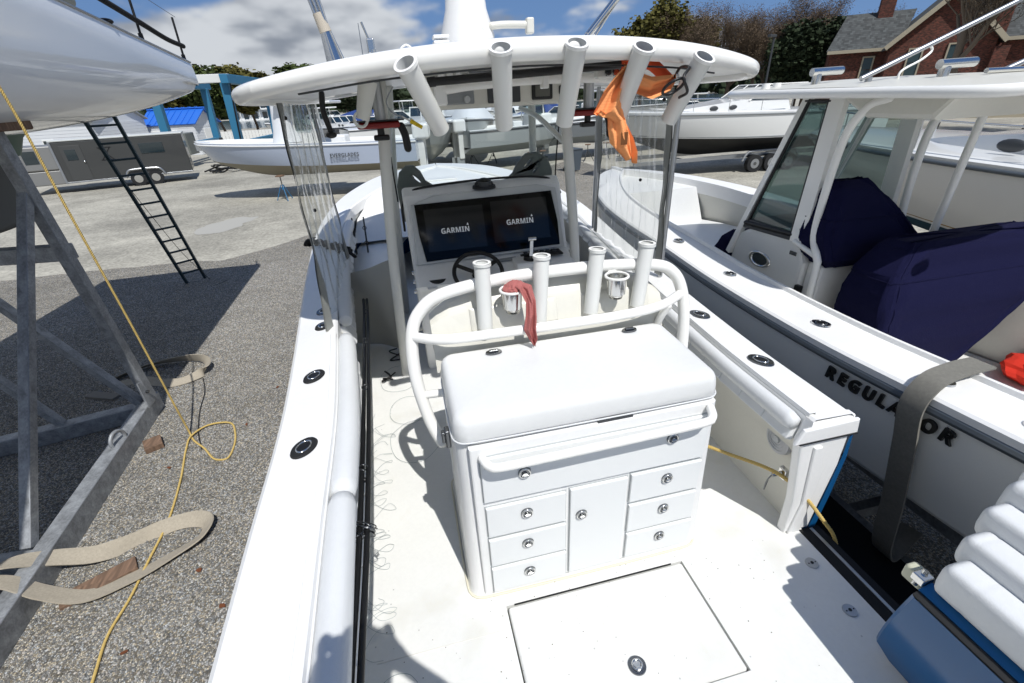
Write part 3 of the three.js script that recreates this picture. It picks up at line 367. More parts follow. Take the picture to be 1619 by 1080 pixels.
// ---- steering console
{
  const con = obj('console', prism([[3.28, 1.55], [3.24, 2.28], [3.1, 2.3], [3.09, 2.335], [3.36, 2.42], [3.55, 2.88], [3.62, 2.93], [3.95, 2.86], [4.5, 2.45], [4.6, 1.56]], 1.22, 0.025).rotateY(Math.PI / 2).translate(-0.02, 0, 0), M.gel, boat);
  // dash and display face: local frame along the slope from (2.43, -3.37) to (2.87, -3.56)
  const sl = Math.atan2(0.19, 0.44), face = g => g.rotateX(-sl).translate(0, 2.43, -3.352);
  obj('display_surround', face(prism([[0.015, -0.02], [1.165, 0.0], [1.15, 0.455], [1.0, 0.492], [0.2, 0.475], [0.03, 0.42]], 0.02, 0.006)), S(0xc6c8c6, 0.45), con);
  const scr = obj('display_panel', face(prism([[0.085, 0.0], [1.125, 0.02], [1.13, 0.2], [1.105, 0.435], [0.055, 0.42], [0.06, 0.2]], 0.012, 0.003)).translate(0, 0.005, 0.018), M.screen, con);
  const screenTex = () => { const c = document.createElement('canvas'); c.width = 512; c.height = 360; const x = c.getContext('2d'); x.fillStyle = '#0b0d0e'; x.fillRect(0, 0, 512, 360); x.fillStyle = '#c9cccd'; x.font = 'bold 62px sans-serif'; x.textAlign = 'center'; x.fillText('GARMIN', 250, 215); x.beginPath(); x.moveTo(352, 160); x.lineTo(372, 160); x.lineTo(362, 138); x.fill(); const t = new THREE.CanvasTexture(c); t.colorSpace = THREE.SRGBColorSpace; return t; };
  for (const [x, y] of [[0.335, 0.215], [0.835, 0.23]]) {
    const t = screenTex(), m = new THREE.MeshStandardMaterial({ map: t, roughness: 0.12, emissive: 0xffffff, emissiveMap: t, emissiveIntensity: 0.22 });
    const g = new THREE.PlaneGeometry(0.44, 0.31).translate(x, y, 0.0328); const mesh = new THREE.Mesh(g.rotateX(-sl).translate(0, 2.4345, -3.352), m); mesh.name = 'plotter_screen'; mesh.castShadow = mesh.receiveShadow = true; scr.add(mesh);
  }
  const dome = obj('compass', [new THREE.SphereGeometry(0.075, 26, 14, 0, Math.PI * 2, 0, Math.PI / 2).scale(1, 0.85, 0.9).translate(0.595, 2.9, -3.56), T(new THREE.CylinderGeometry(0.085, 0.09, 0.02, 28), 0.595, 2.9, -3.56)], M.black, con); obj('compass_card', [new THREE.CylinderGeometry(0.05, 0.05, 0.03, 20).translate(0.595, 2.925, -3.53)], M.darkGrey, dome);
  // wheel
  const w = g => g.rotateX(-0.95).translate(0.43, 2.4, -3.08);
  const wh = obj('steering_wheel', [w(ring(0.172, 0.015, 44, 10)), w(T(new THREE.CylinderGeometry(0.04, 0.045, 0.03, 20).rotateX(Math.PI / 2), 0, 0, -0.02))], M.black, con);
  for (const a of [0.5, 2.64, 4.71]) obj('spoke', w(bar([0, 0, -0.015], [0.168 * Math.cos(a), 0.168 * Math.sin(a), 0], 0.028, 0.01, [0, 0, 1])), M.black, wh); obj('column', rod([0.43, 2.38, -3.1], [0.43, 2.3, -3.25], 0.03), M.black, wh);
  const tb = obj('throttle_box', [bx(0.72, 0.93, 2.33, 2.415, -3.28, -3.1, 0.015)], M.gel, con); obj('throttle_base', T(new THREE.CylinderGeometry(0.055, 0.06, 0.03, 24), 0.85, 2.425, -3.18), M.black, tb); obj('throttle_lever', [bar([0.85, 2.43, -3.18], [0.87, 2.55, -3.22], 0.025, 0.016), rod([0.84, 2.555, -3.22], [0.9, 2.555, -3.22], 0.014)], M.chrome, tb);
  const sw = obj('switch_panel', bar([0.8, 2.405, -3.31], [1.12, 2.412, -3.31], 0.15, 0.012), M.black, con); for (let i = 0; i < 6; i++) obj('switch', bx(0.83 + i * 0.045, 0.86 + i * 0.045, 2.412, 2.424, -3.345, -3.285, 0.003), M.darkGrey, sw);
  obj('grey_pad', bar([0.56, 2.398, -3.32], [0.76, 2.402, -3.32], 0.13, 0.008), M.grey, con);
  obj('dash_gauge', [T(new THREE.CylinderGeometry(0.062, 0.066, 0.02, 26), 0.14, 2.345, -3.17)], M.black, con); obj('dash_card', bx(0.06, 0.13, 2.318, 2.325, -3.12, -3.07, 0), S(0xcfd0d0, 0.6), con);
  for (const z of [-3.5, -3.72, -3.95]) obj('side_knob', [new THREE.CylinderGeometry(0.02, 0.02, 0.02, 12).rotateZ(Math.PI / 2).translate(-0.03, 2.15, z)], M.chrome, con);
  // grey fairing with two pierced horns behind the brow
  const slot = (x, y, a) => { const p = []; for (let k = 0; k < 10; k++) { const t = k / 10 * 6.283, u = 0.045 * Math.cos(t), v = 0.008 * Math.sin(t); p.push([x + u * Math.cos(a) - v * Math.sin(a), y + u * Math.sin(a) + v * Math.cos(a)]); } return p; };
  obj('fairing', prism([[-0.05, 2.62], [-0.05, 2.9], [-0.02, 3.0], [0.04, 3.05], [0.1, 3.05], [0.15, 3.0], [0.18, 2.93], [0.24, 2.885], [0.6, 2.875], [0.84, 2.885], [0.9, 2.93], [0.95, 3.02], [1.02, 3.075], [1.12, 3.08], [1.2, 3.03], [1.24, 2.94], [1.24, 2.62]], 0.05, 0.012, [slot(0.055, 2.975, -0.8), slot(0.11, 2.945, -0.8), slot(1.03, 3.0, 0.8), slot(1.1, 2.955, 0.9), slot(1.16, 3.0, 0.8)]).translate(0, 0, -3.93), M.fairing, con);
  obj('brow_trim', tube([[-0.04, 2.62, -3.6], [-0.03, 2.8, -3.6], [0.03, 2.885, -3.6], [0.15, 2.925, -3.6], [0.6, 2.945, -3.6], [1.0, 2.935, -3.6], [1.16, 2.89, -3.6], [1.21, 2.8, -3.58]], 0.009, 8, 80), M.black, con);
  const gl = []; for (let i = 0; i <= 20; i++) { const u = i / 20, x = -0.06 + 1.3 * u, bz = 0.16 * (1 - (2 * u - 1) ** 4); gl.push([[x, 2.8 + 0.07 * Math.sin(u * Math.PI), -3.82 - bz], [x, 3.1, -3.76 - bz * 0.9], [x, 3.46, -3.66 - bz * 0.8]]); }
  const ws = obj('windshield', loft(gl), M.glass, boat);
  obj('windshield_edge', [tube(gl[0], 0.006, 8), tube(gl[20], 0.006, 8)], M.black, ws);
}
// ---- hardtop
const ty = x => 3.652 - 0.1 * Math.pow((x - 0.6) / 1.2, 2);
{
  const loop = [[-0.5, -2.2], [-0.25, -2.085], [0.05, -2.0], [0.35, -1.95], [0.62, -1.94], [0.9, -1.95], [1.2, -2.0], [1.48, -2.085], [1.7, -2.2], [1.81, -2.36], [1.85, -2.7], [1.85, -3.4], [1.82, -4.4], [1.65, -4.8], [1.1, -4.98], [0.6, -5.0], [0.1, -4.98], [-0.45, -4.8], [-0.62, -4.4], [-0.65, -3.4], [-0.65, -2.7], [-0.61, -2.36]];
  const lc = new THREE.CatmullRomCurve3(loop.map(p => V(p[0], ty(p[0]) - 0.004, p[1])), true, 'centripetal'), lrows = [];
  for (let i = 0; i <= 260; i++) { const p = lc.getPointAt((i % 260) / 260), d = lc.getTangentAt((i % 260) / 260), s = V(d.z, 0, -d.x).normalize(), k = Math.exp(-Math.pow((p.x - 0.6) / 0.95, 4)) * (p.z > -2.5 ? 1 : 0), rr = 0.03 + 0.01 * k; lrows.push(Array.from({ length: 20 }, (_, m) => { const a = m / 20 * 6.2832; return [p.x + s.x * rr * 0.9 * Math.cos(a), p.y + rr * Math.sin(a), p.z + s.z * rr * 0.9 * Math.cos(a)]; })); }
  const top = obj('hardtop', loft(lrows, { closeU: true }), M.pipe, boat);
  const W = [[-1.97, 0.3], [-2.02, 0.62], [-2.1, 0.88], [-2.25, 1.14], [-2.4, 1.2], [-2.8, 1.24], [-3.5, 1.24], [-4.4, 1.21], [-4.8, 1.03], [-4.97, 0.5]];
  const skin = (dy) => loft(W.map(([z, w]) => Array.from({ length: 17 }, (_, i) => { const x = 0.6 + w * (i / 8 - 1); const u = Math.abs(i / 8 - 1); return [x, ty(x) + dy * (1 - 0.6 * Math.pow(u, 4)), z]; })));
  obj('roof_skin', skin(0.024), M.gel, top); obj('ceiling_panel', skin(-0.02), M.gel, top);
  obj('panel_seam', tube([[-0.35, ty(-0.35) - 0.048, -2.2], [0.05, ty(0.05) - 0.052, -2.09], [0.6, ty(0.6) - 0.054, -2.03], [1.2, ty(1.2) - 0.052, -2.09], [1.5, ty(1.5) - 0.048, -2.2]], 0.004, 6, 60), M.darkGrey, top);
  // welded rod holders on the aft edge, fanned
  const tp = [[0.073, 3.606], [0.411, 3.642], [0.696, 3.649], [0.964, 3.63], [1.225, 3.591]], bt = [[0.181, 3.39], [0.441, 3.387], [0.702, 3.385], [0.947, 3.396], [1.19, 3.37]];
  tp.forEach(([x, y], i) => {
    const a = [bt[i][0], bt[i][1], -2.03], b = [x, y, -1.88], d = V(b[0] - a[0], b[1] - a[1], b[2] - a[2]).normalize(), e = [b[0] + d.x * 0.012, b[1] + d.y * 0.012, b[2] + d.z * 0.012];
    const h = obj('rod_holder', [rod(a, b, 0.035, 0.039, 28, true), rod(a, [a[0] + d.x * 0.004, a[1] + d.y * 0.004, a[2] + d.z * 0.004], 0.035, 0.035, 28)], M.pipeGrey, top);
    obj('flange', [rod(b, e, 0.044, 0.044, 28, true), new THREE.RingGeometry(0.034, 0.044, 28).applyQuaternion(new THREE.Quaternion().setFromUnitVectors(V(0, 0, 1), d)).translate(...e)], M.pipe, h); obj('liner_sleeve', rod([a[0] + d.x * 0.01, a[1] + d.y * 0.01, a[2] + d.z * 0.01], e, 0.03, 0.034, 24, true), S(0xd0d1cf, 0.5), h);
  });
  // rail under the roof, electronics box, lamps, label
  const rl = obj('grab_pipe', [tube([[0.24, 3.535, -2.42], [0.4, 3.55, -2.42], [0.72, 3.56, -2.42], [1.0, 3.555, -2.42], [1.15, 3.54, -2.42]], 0.022, 14, 40), bx(0.2, 0.26, 3.47, 3.6, -2.45, -2.4, 0.012), bx(0.72, 0.75, 3.52, 3.61, -2.45, -2.39, 0.006), bx(1.13, 1.17, 3.5, 3.6, -2.45, -2.4, 0.012)], M.pipe, top);
  const eb = obj('electronics_box', [prism([[0.2, 3.62], [0.22, 3.47], [0.27, 3.44], [1.06, 3.44], [1.12, 3.48], [1.14, 3.62]], 0.5, 0.02).translate(0, 0, -3.5)], M.cream, top);
  obj('radio_face', bx(0.3, 0.48, 3.465, 3.545, -3.005, -2.985, 0.01), M.grey, eb); obj('radio_knob', new THREE.CylinderGeometry(0.017, 0.02, 0.03, 18).rotateX(Math.PI / 2).translate(0.435, 3.49, -2.975), M.lightGrey, eb);
  obj('stereo_face', bx(0.56, 0.76, 3.462, 3.55, -3.005, -2.988, 0.01), M.darkGrey, eb); obj('gauge_face', bx(0.83, 0.96, 3.468, 3.565, -3.005, -2.986, 0.012), M.black, eb); obj('gauge_screen', bx(0.85, 0.94, 3.485, 3.545, -2.988, -2.983, 0.004), S(0x5e5f58, 0.3), eb); obj('rocker_switch', bx(1.0, 1.03, 3.49, 3.54, -3.005, -2.98, 0.01), M.black, eb);
  for (const x of [0.265, 1.03]) { const yy = ty(x) - 0.05; const l = obj('spreader_light', bx(x - 0.085, x + 0.085, yy - 0.04, yy + 0.01, -2.32, -2.27, 0.01), M.pipeGrey, top); for (const k of [-1, 0, 1]) obj('lens', [new THREE.CylinderGeometry(0.017, 0.017, 0.012, 18).rotateX(Math.PI / 2 - 0.25).translate(x + k * 0.037, yy - 0.016, -2.266)], M.chrome, l); }
  obj('warning_label', bx(0.655, 0.74, ty(0.7) - 0.075, ty(0.7) - 0.05, -2.3, -2.298, 0), S(0xc9cac4, 0.6), top);
  // legs
  for (const [a, b, n] of [[[-0.2, 1.56, -3.26], [-0.045, 3.6, -3.2], 0.036], [[1.27, 1.56, -3.26], [1.09, 3.6, -3.2], 0.036], [[-0.16, 1.56, -4.5], [0.0, 3.6, -4.25], 0.032], [[1.22, 1.56, -4.5], [1.16, 3.6, -4.2], 0.032]]) obj('top_leg', tube([a, [a[0] + (b[0] - a[0]) * 0.45 - (a[0] < 0.5 ? 0.01 : -0.01), (a[1] + b[1]) / 2, (a[2] + b[2]) / 2], b], n, 16, 24), M.pipeGrey, boat);
  obj('leg_brace', [tube([[1.05, 3.4, -4.15], [1.1, 3.34, -3.8], [1.12, 3.2, -3.24]], 0.02, 10, 20), tube([[0.02, 3.4, -4.15], [-0.03, 3.34, -3.8], [-0.06, 3.2, -3.24]], 0.02, 10, 20), rod([-0.16, 1.9, -3.26], [0.0, 1.9, -3.35], 0.016), rod([1.26, 1.9, -3.26], [1.19, 1.9, -3.35], 0.016)], M.pipeGrey, boat);
  // outrigger cranks below the roof: red plate, black knob and handle
  for (const x of [-0.08, 1.2]) { const s = x < 0 ? 1 : 1; const o = obj('outrigger_crank', [bx(x - 0.125, x + 0.115, 3.365, 3.4, -3.12, -2.96, 0.014)], M.red, top); obj('crank_shaft', [rod([x + 0.01, 3.4, -3.04], [x + 0.01, 3.6, -3.04], 0.032)], M.alu, o); obj('crank_knob', [T(new THREE.CylinderGeometry(0.02, 0.02, 0.04, 12), x, 3.35, -3.02), bx(x - 0.045, x + 0.045, 3.3, 3.33, -3.05, -2.99, 0.01)], M.black, o); obj('crank_handle', [tube([[x + 0.12, 3.37, -3.0], [x + 0.135, 3.32, -2.99], [x + 0.14, 3.25, -2.985]], 0.022, 12)], M.black, o); obj('crank_plate', bx(x - 0.16, x + 0.14, 3.402, 3.408, -3.13, -2.95, 0.002), M.black, o); }
  obj('chute_cover', [rod([-0.1, 3.6, -2.85], [-0.16, 3.42, -2.85], 0.05, 0.035), ring(0.035, 0.008).rotateY(0.4).translate(-0.17, 3.42, -2.84)], M.pipeGrey, top);
  obj('hanging_clip', [tube([[-0.33, 3.55, -2.75], [-0.34, 3.47, -2.75], [-0.325, 3.38, -2.75]], 0.014, 8), new THREE.SphereGeometry(0.028, 14, 10).scale(1, 0.6, 1).translate(-0.325, 3.36, -2.75)], M.black, top);
  // roof gear
  const sd = obj('satellite_dome', new THREE.LatheGeometry([[0, 3.66], [0.185, 3.66], [0.185, 3.72], [0.178, 3.86], [0.135, 4.0], [0.118, 4.15], [0.1, 4.3], [0.05, 4.37], [0, 4.38]].map(p => new THREE.Vector2(...p)), 36).translate(0.565, 0, -3.6), M.gel, top);
  obj('dome_panel', tube([[0.5, 3.74, -3.44], [0.5, 3.84, -3.44], [0.56, 3.89, -3.44], [0.65, 3.87, -3.45], [0.68, 3.74, -3.47]], 0.003, 6, 30), M.grille, sd);
  const ra = obj('radar_arm', [tube([[0.71, 3.9, -3.5], [0.8, 3.905, -3.5], [0.97, 3.902, -3.5]], 0.022, 12), bx(0.94, 0.99, 3.85, 3.94, -3.53, -3.47, 0.01)], M.cream, top); obj('arm_base', new THREE.CylinderGeometry(0.06, 0.07, 0.14, 20).translate(0.8, 3.76, -3.5), M.gel, ra);
  obj('louvred_horn', [0, 1, 2, 3, 4].map(i => bx(0.29, 0.38, 3.69 + i * 0.028, 3.708 + i * 0.028, -3.2, -3.1, 0.005)), M.gel, top); obj('antenna_loop', tube([[0.08, 3.68, -3.05], [0.09, 3.74, -3.05], [0.13, 3.77, -3.05], [0.17, 3.74, -3.05], [0.18, 3.69, -3.05]], 0.006, 8), M.pipe, top);
  const op = obj('outrigger_pole', [rod([-0.235, 3.64, -2.9], [-0.265, 3.82, -2.9], 0.055, 0.028, 20), ...[-0.012, 0, 0.012].map((k, i) => tube([[-0.262 + k, 3.8, -2.9], [-0.29 + k * 1.6, 3.95, -2.9 + k], [-0.4 + k * 2, 4.5, -2.95], [-0.75, 6.5, -3.1]], 0.011, 8, 24))], M.chrome, top); obj('pole_sleeve', rod([-0.265, 3.82, -2.9], [-0.285, 3.9, -2.9], 0.03, 0.026), S(0xb3aa9b, 0.8), op);
  obj('outrigger_pole', [rod([1.16, 3.64, -3.05], [1.2, 3.8, -3.05], 0.03, 0.02), rod([1.19, 3.78, -3.05], [1.42, 4.02, -3.05], 0.022, 0.02), rod([1.24, 3.79, -3.05], [3.2, 6.2, -3.4], 0.012, 0.008)], M.chrome, top);
  obj('outrigger_foot', [rod([-0.05, 3.63, -2.9], [-0.05, 3.74, -2.9], 0.022), bx(-0.075, -0.035, 3.72, 3.79, -2.92, -2.88, 0.008), rod([-0.06, 3.78, -2.9], [-0.085, 3.86, -2.9], 0.006)], M.chrome, top);
  // clear vinyl side curtains with grey bound edges
  const cur = (x, ya, aT, aB, fT, fB, s) => {
    const R = rng(x > 0 ? 3 : 9), ph = [R() * 6, R() * 6, R() * 6], rows = []; const f = (u, v) => [x + s * 0.02 * v + 0.009 * Math.sin(u * 34 + ph[0] + 2 * Math.sin(v * 5)) * (0.3 + v) + 0.006 * Math.sin(u * 71 + ph[1] + v * 6) + 0.003 * Math.sin(v * 23 + u * 9 + ph[2]), aT[0] + (aB[0] - aT[0]) * v + ((fT[0] + (fB[0] - fT[0]) * v) - (aT[0] + (aB[0] - aT[0]) * v)) * u, aT[1] + (aB[1] - aT[1]) * v + ((fT[1] + (fB[1] - fT[1]) * v) - (aT[1] + (aB[1] - aT[1]) * v)) * u];
    for (let i = 0; i <= 90; i++) rows.push(Array.from({ length: 41 }, (_, j) => f(i / 90, j / 40)));
    const c = obj('side_curtain', loft(rows), M.vinylClear, boat);
    const edge = (u0, u1) => { const q = []; for (let j = 0; j <= 30; j++) q.push([f(u0, j / 30), f(u1, j / 30)].map(p => [p[0] + 0.004, p[1], p[2]])); const back = q.map(r => r.map(p => [p[0] - 0.008, p[1], p[2]])); return [loft(q), loft(back)]; };
    obj('bound_edge', edge(-0.01, 0.045), M.seam, c); obj('bound_edge', edge(0.955, 1.01), M.seam, c); for (const [u, v] of [[0.3, 0.5], [0.1, 0.06]]) obj('snap_button', new THREE.SphereGeometry(0.012, 10, 8).translate(...f(u, v)), M.black, c);
  };
  cur(-0.6, 0, [3.52, -3.02], [2.25, -2.74], [3.5, -4.3], [2.3, -4.15], 1); cur(1.76, 0, [3.5, -2.98], [2.28, -2.87], [3.5, -4.15], [2.31, -4.1], -1);
  for (const z of [-2.9, -4.2]) obj('curtain_post', rod([1.765, 2.26, z], [1.765, 3.53, z], 0.018), M.alu, boat);
}
// ================================================================ things aboard
{
  // canvas panel in the port walkway
  const rows = []; for (let i = 0; i <= 14; i++) { const u = i / 14; rows.push([0, 0.25, 0.5, 0.75, 1].map(v => [-0.66 + 0.5 * u, 1.57 + (0.62 + 0.2 * u) * v, -3.95 + 0.3 * u + 0.02 * Math.sin(u * 9 + v * 3)])); } for (let i = 14; i >= 0; i--) rows.push(rows[i].map(p => [p[0], p[1], p[2] - 0.006]));
  tag(obj('canvas_panel', loft(rows), M.canvasGrey), 'grey canvas panel standing across the walkway beside the steering console', 'canvas');
  // long black poles along the port side
  const pole = (dx, r, label, seed) => { const t = thing('fishing_pole', label, 'fishing pole'); obj('shaft', tube([[-0.315 + dx, 2.2, -0.2], [-0.33 + dx, 2.16, -0.8], [-0.338 + dx, 2.14, -1.22], [-0.37 + dx, 2.12, -2.1], [-0.43 + dx, 2.1, -3.3], [-0.45 + dx, 2.1, -3.6]], r, 12, 60), M.black, t); return t; };
  const p1 = pole(0, 0.011, 'long black fishing pole with a wire ring clipped round it, leaning along the port bolster'); const cr = []; const R = rng(31); for (let i = 0; i < 14; i++) { const a = R() * 6.28; cr.push(ring(0.018 + 0.02 * R(), 0.0022, 16, 5).rotateX(R() * 3).rotateY(R() * 3).translate(-0.34 + 0.03 * Math.cos(a), 2.14 + 0.015 * Math.sin(a), -1.24 + 0.03 * (R() - 0.5))); } obj('wire_ring', cr, M.chromeDark, p1); obj('line_stop', new THREE.SphereGeometry(0.011, 10, 8).translate(-0.335, 2.13, -1.5), M.black, p1);
  const p2 = pole(0.026, 0.0105, 'slim black fishing pole with ring guides lying against the port bolster'); for (const z of [-1.55, -2.2, -2.8, -3.3]) obj('guide', ring(0.016, 0.0025, 16, 5).translate(-0.315 - (-z - 1) * 0.042, 2.165 - (-z - 1) * 0.02, z), M.chromeDark, p2);
  // tangled fishing line
  const lines = []; for (let k = 0; k < 6; k++) { const pts = []; let z = -0.95 - 0.12 * k * R(); const n = 26; for (let i = 0; i < n; i++) { const t = i / n, a = i * 0.95 + k * 1.3 + 0.2 * R(); pts.push([-0.4 + 0.075 * Math.cos(a) + 0.03 * Math.sin(t * 5 + k) + 0.01 * (R() - 0.5), DK + 0.006 + 0.02 * R() * R(), z + 0.09 * Math.sin(a) + 0.01 * (R() - 0.5)]); z -= (1.45 / n) * (0.7 + 0.6 * R()); } lines.push(new THREE.TubeGeometry(new THREE.CatmullRomCurve3(pts.map(p => V(...p))), 300, 0.0008, 4)); }
  for (const [cx, cz, r] of [[-0.2, -2.75, 0.13], [-0.17, -2.4, 0.16], [-0.26, -3.2, 0.15], [-0.3, -0.9, 0.1]]) { const pts = []; for (let i = 0; i <= 14; i++) { const a = i / 14 * 5.6; pts.push([cx + r * Math.cos(a) * (0.95 + 0.1 * R()), DK + 0.006 + 0.006 * R(), cz + r * 1.3 * Math.sin(a)]); } lines.push(new THREE.TubeGeometry(new THREE.CatmullRomCurve3(pts.map(p => V(...p))), 120, 0.0012, 4)); }
  tag(obj('fishing_line', lines, M.line), 'tangle of thin grey fishing line strewn on the white cockpit floor', 'fishing line');
  // dark odds and ends in the walkway
  const sm1 = (n, x, z, s, l) => { const pts = []; for (let i = 0; i < 8; i++) pts.push([x + s * (R() - 0.5), DK + 0.012 + 0.03 * R(), z + s * 1.4 * (R() - 0.5)]); tag(obj(n, tube(pts, 0.006, 6, 50), M.black), l, 'cord'); };
  sm1('rope_scrap', -0.33, -3.25, 0.12, 'short crumpled black cord on the shaded walkway floor beside the poles'); sm1('rope_scrap', -0.28, -3.55, 0.2, 'black cord lying on the walkway floor near the canvas panel');
  // black rope on the port gunwale
  const rp = []; for (let i = 0; i < 60; i++) { const t = i / 60; rp.push([-0.98 + 0.42 * t + 0.05 * Math.cos(i * 1.7), 2.33 + 0.03 * Math.sin(i * 2.3) - 0.12 * Math.max(0, t - 0.75), -4.75 + 0.5 * t + 0.05 * Math.sin(i * 1.3)]); } tag(obj('black_rope', tube(rp, 0.016, 7, 240), M.blackSoft), 'black mooring rope bundled on the port gunwale', 'rope');
  const rodr = (x, l) => { const t = thing('stowed_rod', l, 'fishing rod'); obj('blank', rod([x, 1.75, -5.1], [x + 0.03, 2.42, -5.2], 0.011, 0.008), M.darkGrey, t); for (let i = 0; i < 3; i++) obj('guide', ring(0.018, 0.004, 14, 5).translate(x + 0.012 + i * 0.008, 2.0 + i * 0.16, -5.12), M.black, t); return t; }; rodr(-0.62, 'dark stowed fishing rod standing by the port bow cushion, beside the black rope'); rodr(-0.5, 'dark stowed fishing rod standing nearer the console by the port bow cushion');
  // gaff stowed under the hardtop
  const gf = thing('gaff', 'black gaff with an orange foam grip stowed under the hardtop edge', 'gaff'); obj('shaft', rod([0.19, 3.565, -2.26], [1.08, 3.6, -2.22], 0.017, 0.017, 14), M.black, gf); obj('end_cap', rod([0.165, 3.564, -2.262], [0.2, 3.566, -2.26], 0.02), M.black, gf); obj('foam_grip', tube([[1.05, 3.6, -2.22], [1.12, 3.603, -2.21], [1.17, 3.59, -2.18], [1.235, 3.525, -2.14]], 0.025, 14, 30), M.orangeFoam, gf);
  // orange towel
  const sheet = (c, n, m, th) => { const a = []; for (let i = 0; i <= n; i++) a.push(Array.from({ length: m + 1 }, (_, j) => c(i / n, j / m))); const b = a.map(r => r.map(p => [p[0], p[1], p[2] - th])).reverse(); return loft([...a, ...b, a[0]]); };
  const key = (K, t) => { const x = t * (K.length - 1), i = Math.min(K.length - 2, Math.floor(x)), f = sm(x - i); return K[i].map((v, k) => v + (K[i + 1][k] - v) * f); };
  const K = [[0.985, 3.585, -2.02, 0.07], [0.945, 3.555, -1.985, 0.1], [0.905, 3.5, -1.97, 0.13], [0.88, 3.425, -1.975, 0.15], [0.93, 3.385, -1.985, 0.1], [0.945, 3.34, -1.98, 0.115], [0.965, 3.28, -1.985, 0.12], [1.0, 3.225, -1.995, 0.06]];
  const K2 = [[1.25, 3.54, -2.12, 0.02], [1.19, 3.515, -2.06, 0.06], [1.1, 3.5, -2.04, 0.085], [1.02, 3.53, -2.05, 0.085], [0.97, 3.565, -2.03, 0.06]];
  const tw = thing('orange_towel', 'orange ribbed microfibre towel draped over a hardtop rod holder', 'towel');
  obj('hanging_end', sheet((u, v) => { const [x, y, z, w] = key(K, u), s = v - 0.5; return [x + w * s * 1.0, y + 0.012 * Math.sin(v * 9 + u * 3) - 0.035 * s * (u < 0.5 ? -1 : 0.6), z + 0.018 * Math.sin(v * 8 + 1 + u * 4) * (1 - 0.3 * u) + 0.008 * Math.sin(v * 21 + u * 6)]; }, 46, 26, 0.004), M.orange, tw);
  obj('wrapped_end', sheet((u, v) => { const [x, y, z, w] = key(K2, u), s = v - 0.5; return [x, y + w * s, z + 0.02 * Math.sin(v * 7 + u * 5) + 0.006 * Math.sin(v * 18)]; }, 36, 22, 0.004), M.orange, tw);
  obj('stamp_mark', sheet((u, v) => [0.935 + 0.03 * v, 3.34 - 0.05 * u, -1.962 + 0.001 * v], 4, 4, 0.001), S(0x6b4220, 0.95), tw);
  const sc = obj('snap_cord', [tube([[1.24, 3.54, -2.1], [1.22, 3.57, -2.03], [1.18, 3.565, -1.9], [1.13, 3.53, -1.85], [1.16, 3.48, -1.86], [1.17, 3.46, -1.93]], 0.006, 8, 50), new THREE.TorusGeometry(0.045, 0.006, 8, 30).rotateX(0.9).rotateY(0.3).translate(1.12, 3.5, -1.9)], M.black); tag(sc, 'black elastic cord looped round a hardtop rod holder beside the orange towel', 'cord'); obj('steel_clip', ring(0.018, 0.005, 16, 6).rotateY(0.8).translate(1.245, 3.545, -2.09), M.chrome, sc);
  // pink cloth in the cup holder
  const pk = thing('pink_cloth', 'pink cleaning cloth stuffed in the steel cup holder with one end hanging', 'cloth');
  const bl = new THREE.IcosahedronGeometry(1, 5); { const p = bl.attributes.position; for (let i = 0; i < p.count; i++) { const x = p.getX(i), y = p.getY(i), z = p.getZ(i), n = 0.75 + 0.5 * fbm(x * 1.8 + 3, y * 1.8, z * 1.8, 3) + 0.12 * Math.abs(Math.sin(x * 6 + y * 4 + z * 5)); p.setXYZ(i, x * n * 0.045, y * n * 0.03, z * n * 0.04); } bl.computeVertexNormals(); }
  obj('bunched_part', bl.translate(0.39, 2.783, -1.757), M.pink, pk); const K3 = [[0.4, 2.8, -1.76, 0.05], [0.43, 2.795, -1.715, 0.06], [0.445, 2.74, -1.69, 0.045], [0.44, 2.68, -1.672, 0.045], [0.432, 2.62, -1.665, 0.05], [0.445, 2.575, -1.66, 0.035], [0.448, 2.55, -1.66, 0.012]];
  obj('hanging_end', sheet((u, v) => { const [x, y, z, w] = key(K3, u), s = v - 0.5; return [x + w * s, y + 0.006 * Math.sin(v * 9), z + 0.011 * Math.sin(v * 10 + u * 7) + 0.004 * Math.sin(v * 23)]; }, 40, 16, 0.003), M.pink, pk);
  const sdv = thing('screwdriver', 'yellow handled screwdriver hanging under the hardtop beside the red crank', 'screwdriver'); obj('blade', rod([0.045, 3.43, -2.6], [0.09, 3.405, -2.58], 0.004), M.chrome, sdv); obj('handle', rod([0.085, 3.408, -2.582], [0.135, 3.378, -2.56], 0.011, 0.009, 10), M.yellow, sdv); obj('lead_wire', tube([[0.02, 3.56, -2.6], [-0.02, 3.5, -2.6], [0.0, 3.45, -2.6], [0.045, 3.43, -2.6]], 0.004, 6, 30), M.grey, sdv);
  // dock line out of the side door
  

  tag(obj('dock_line', twist([[1.13, 1.75, -1.95], [1.25, 1.8, -1.75], [1.4, 1.84, -1.5], [1.515, 1.875, -1.28], [1.6, 1.8, -1.2], [1.7, 1.66, -1.13], [1.755, 1.575, -1.1], [1.79, 1.45, -1.08], [1.8, 1.1, -1.08]], 0.0095, 300, 60), M.ropeY), 'tan dock line led out through the open side door of the white boat', 'rope');
}
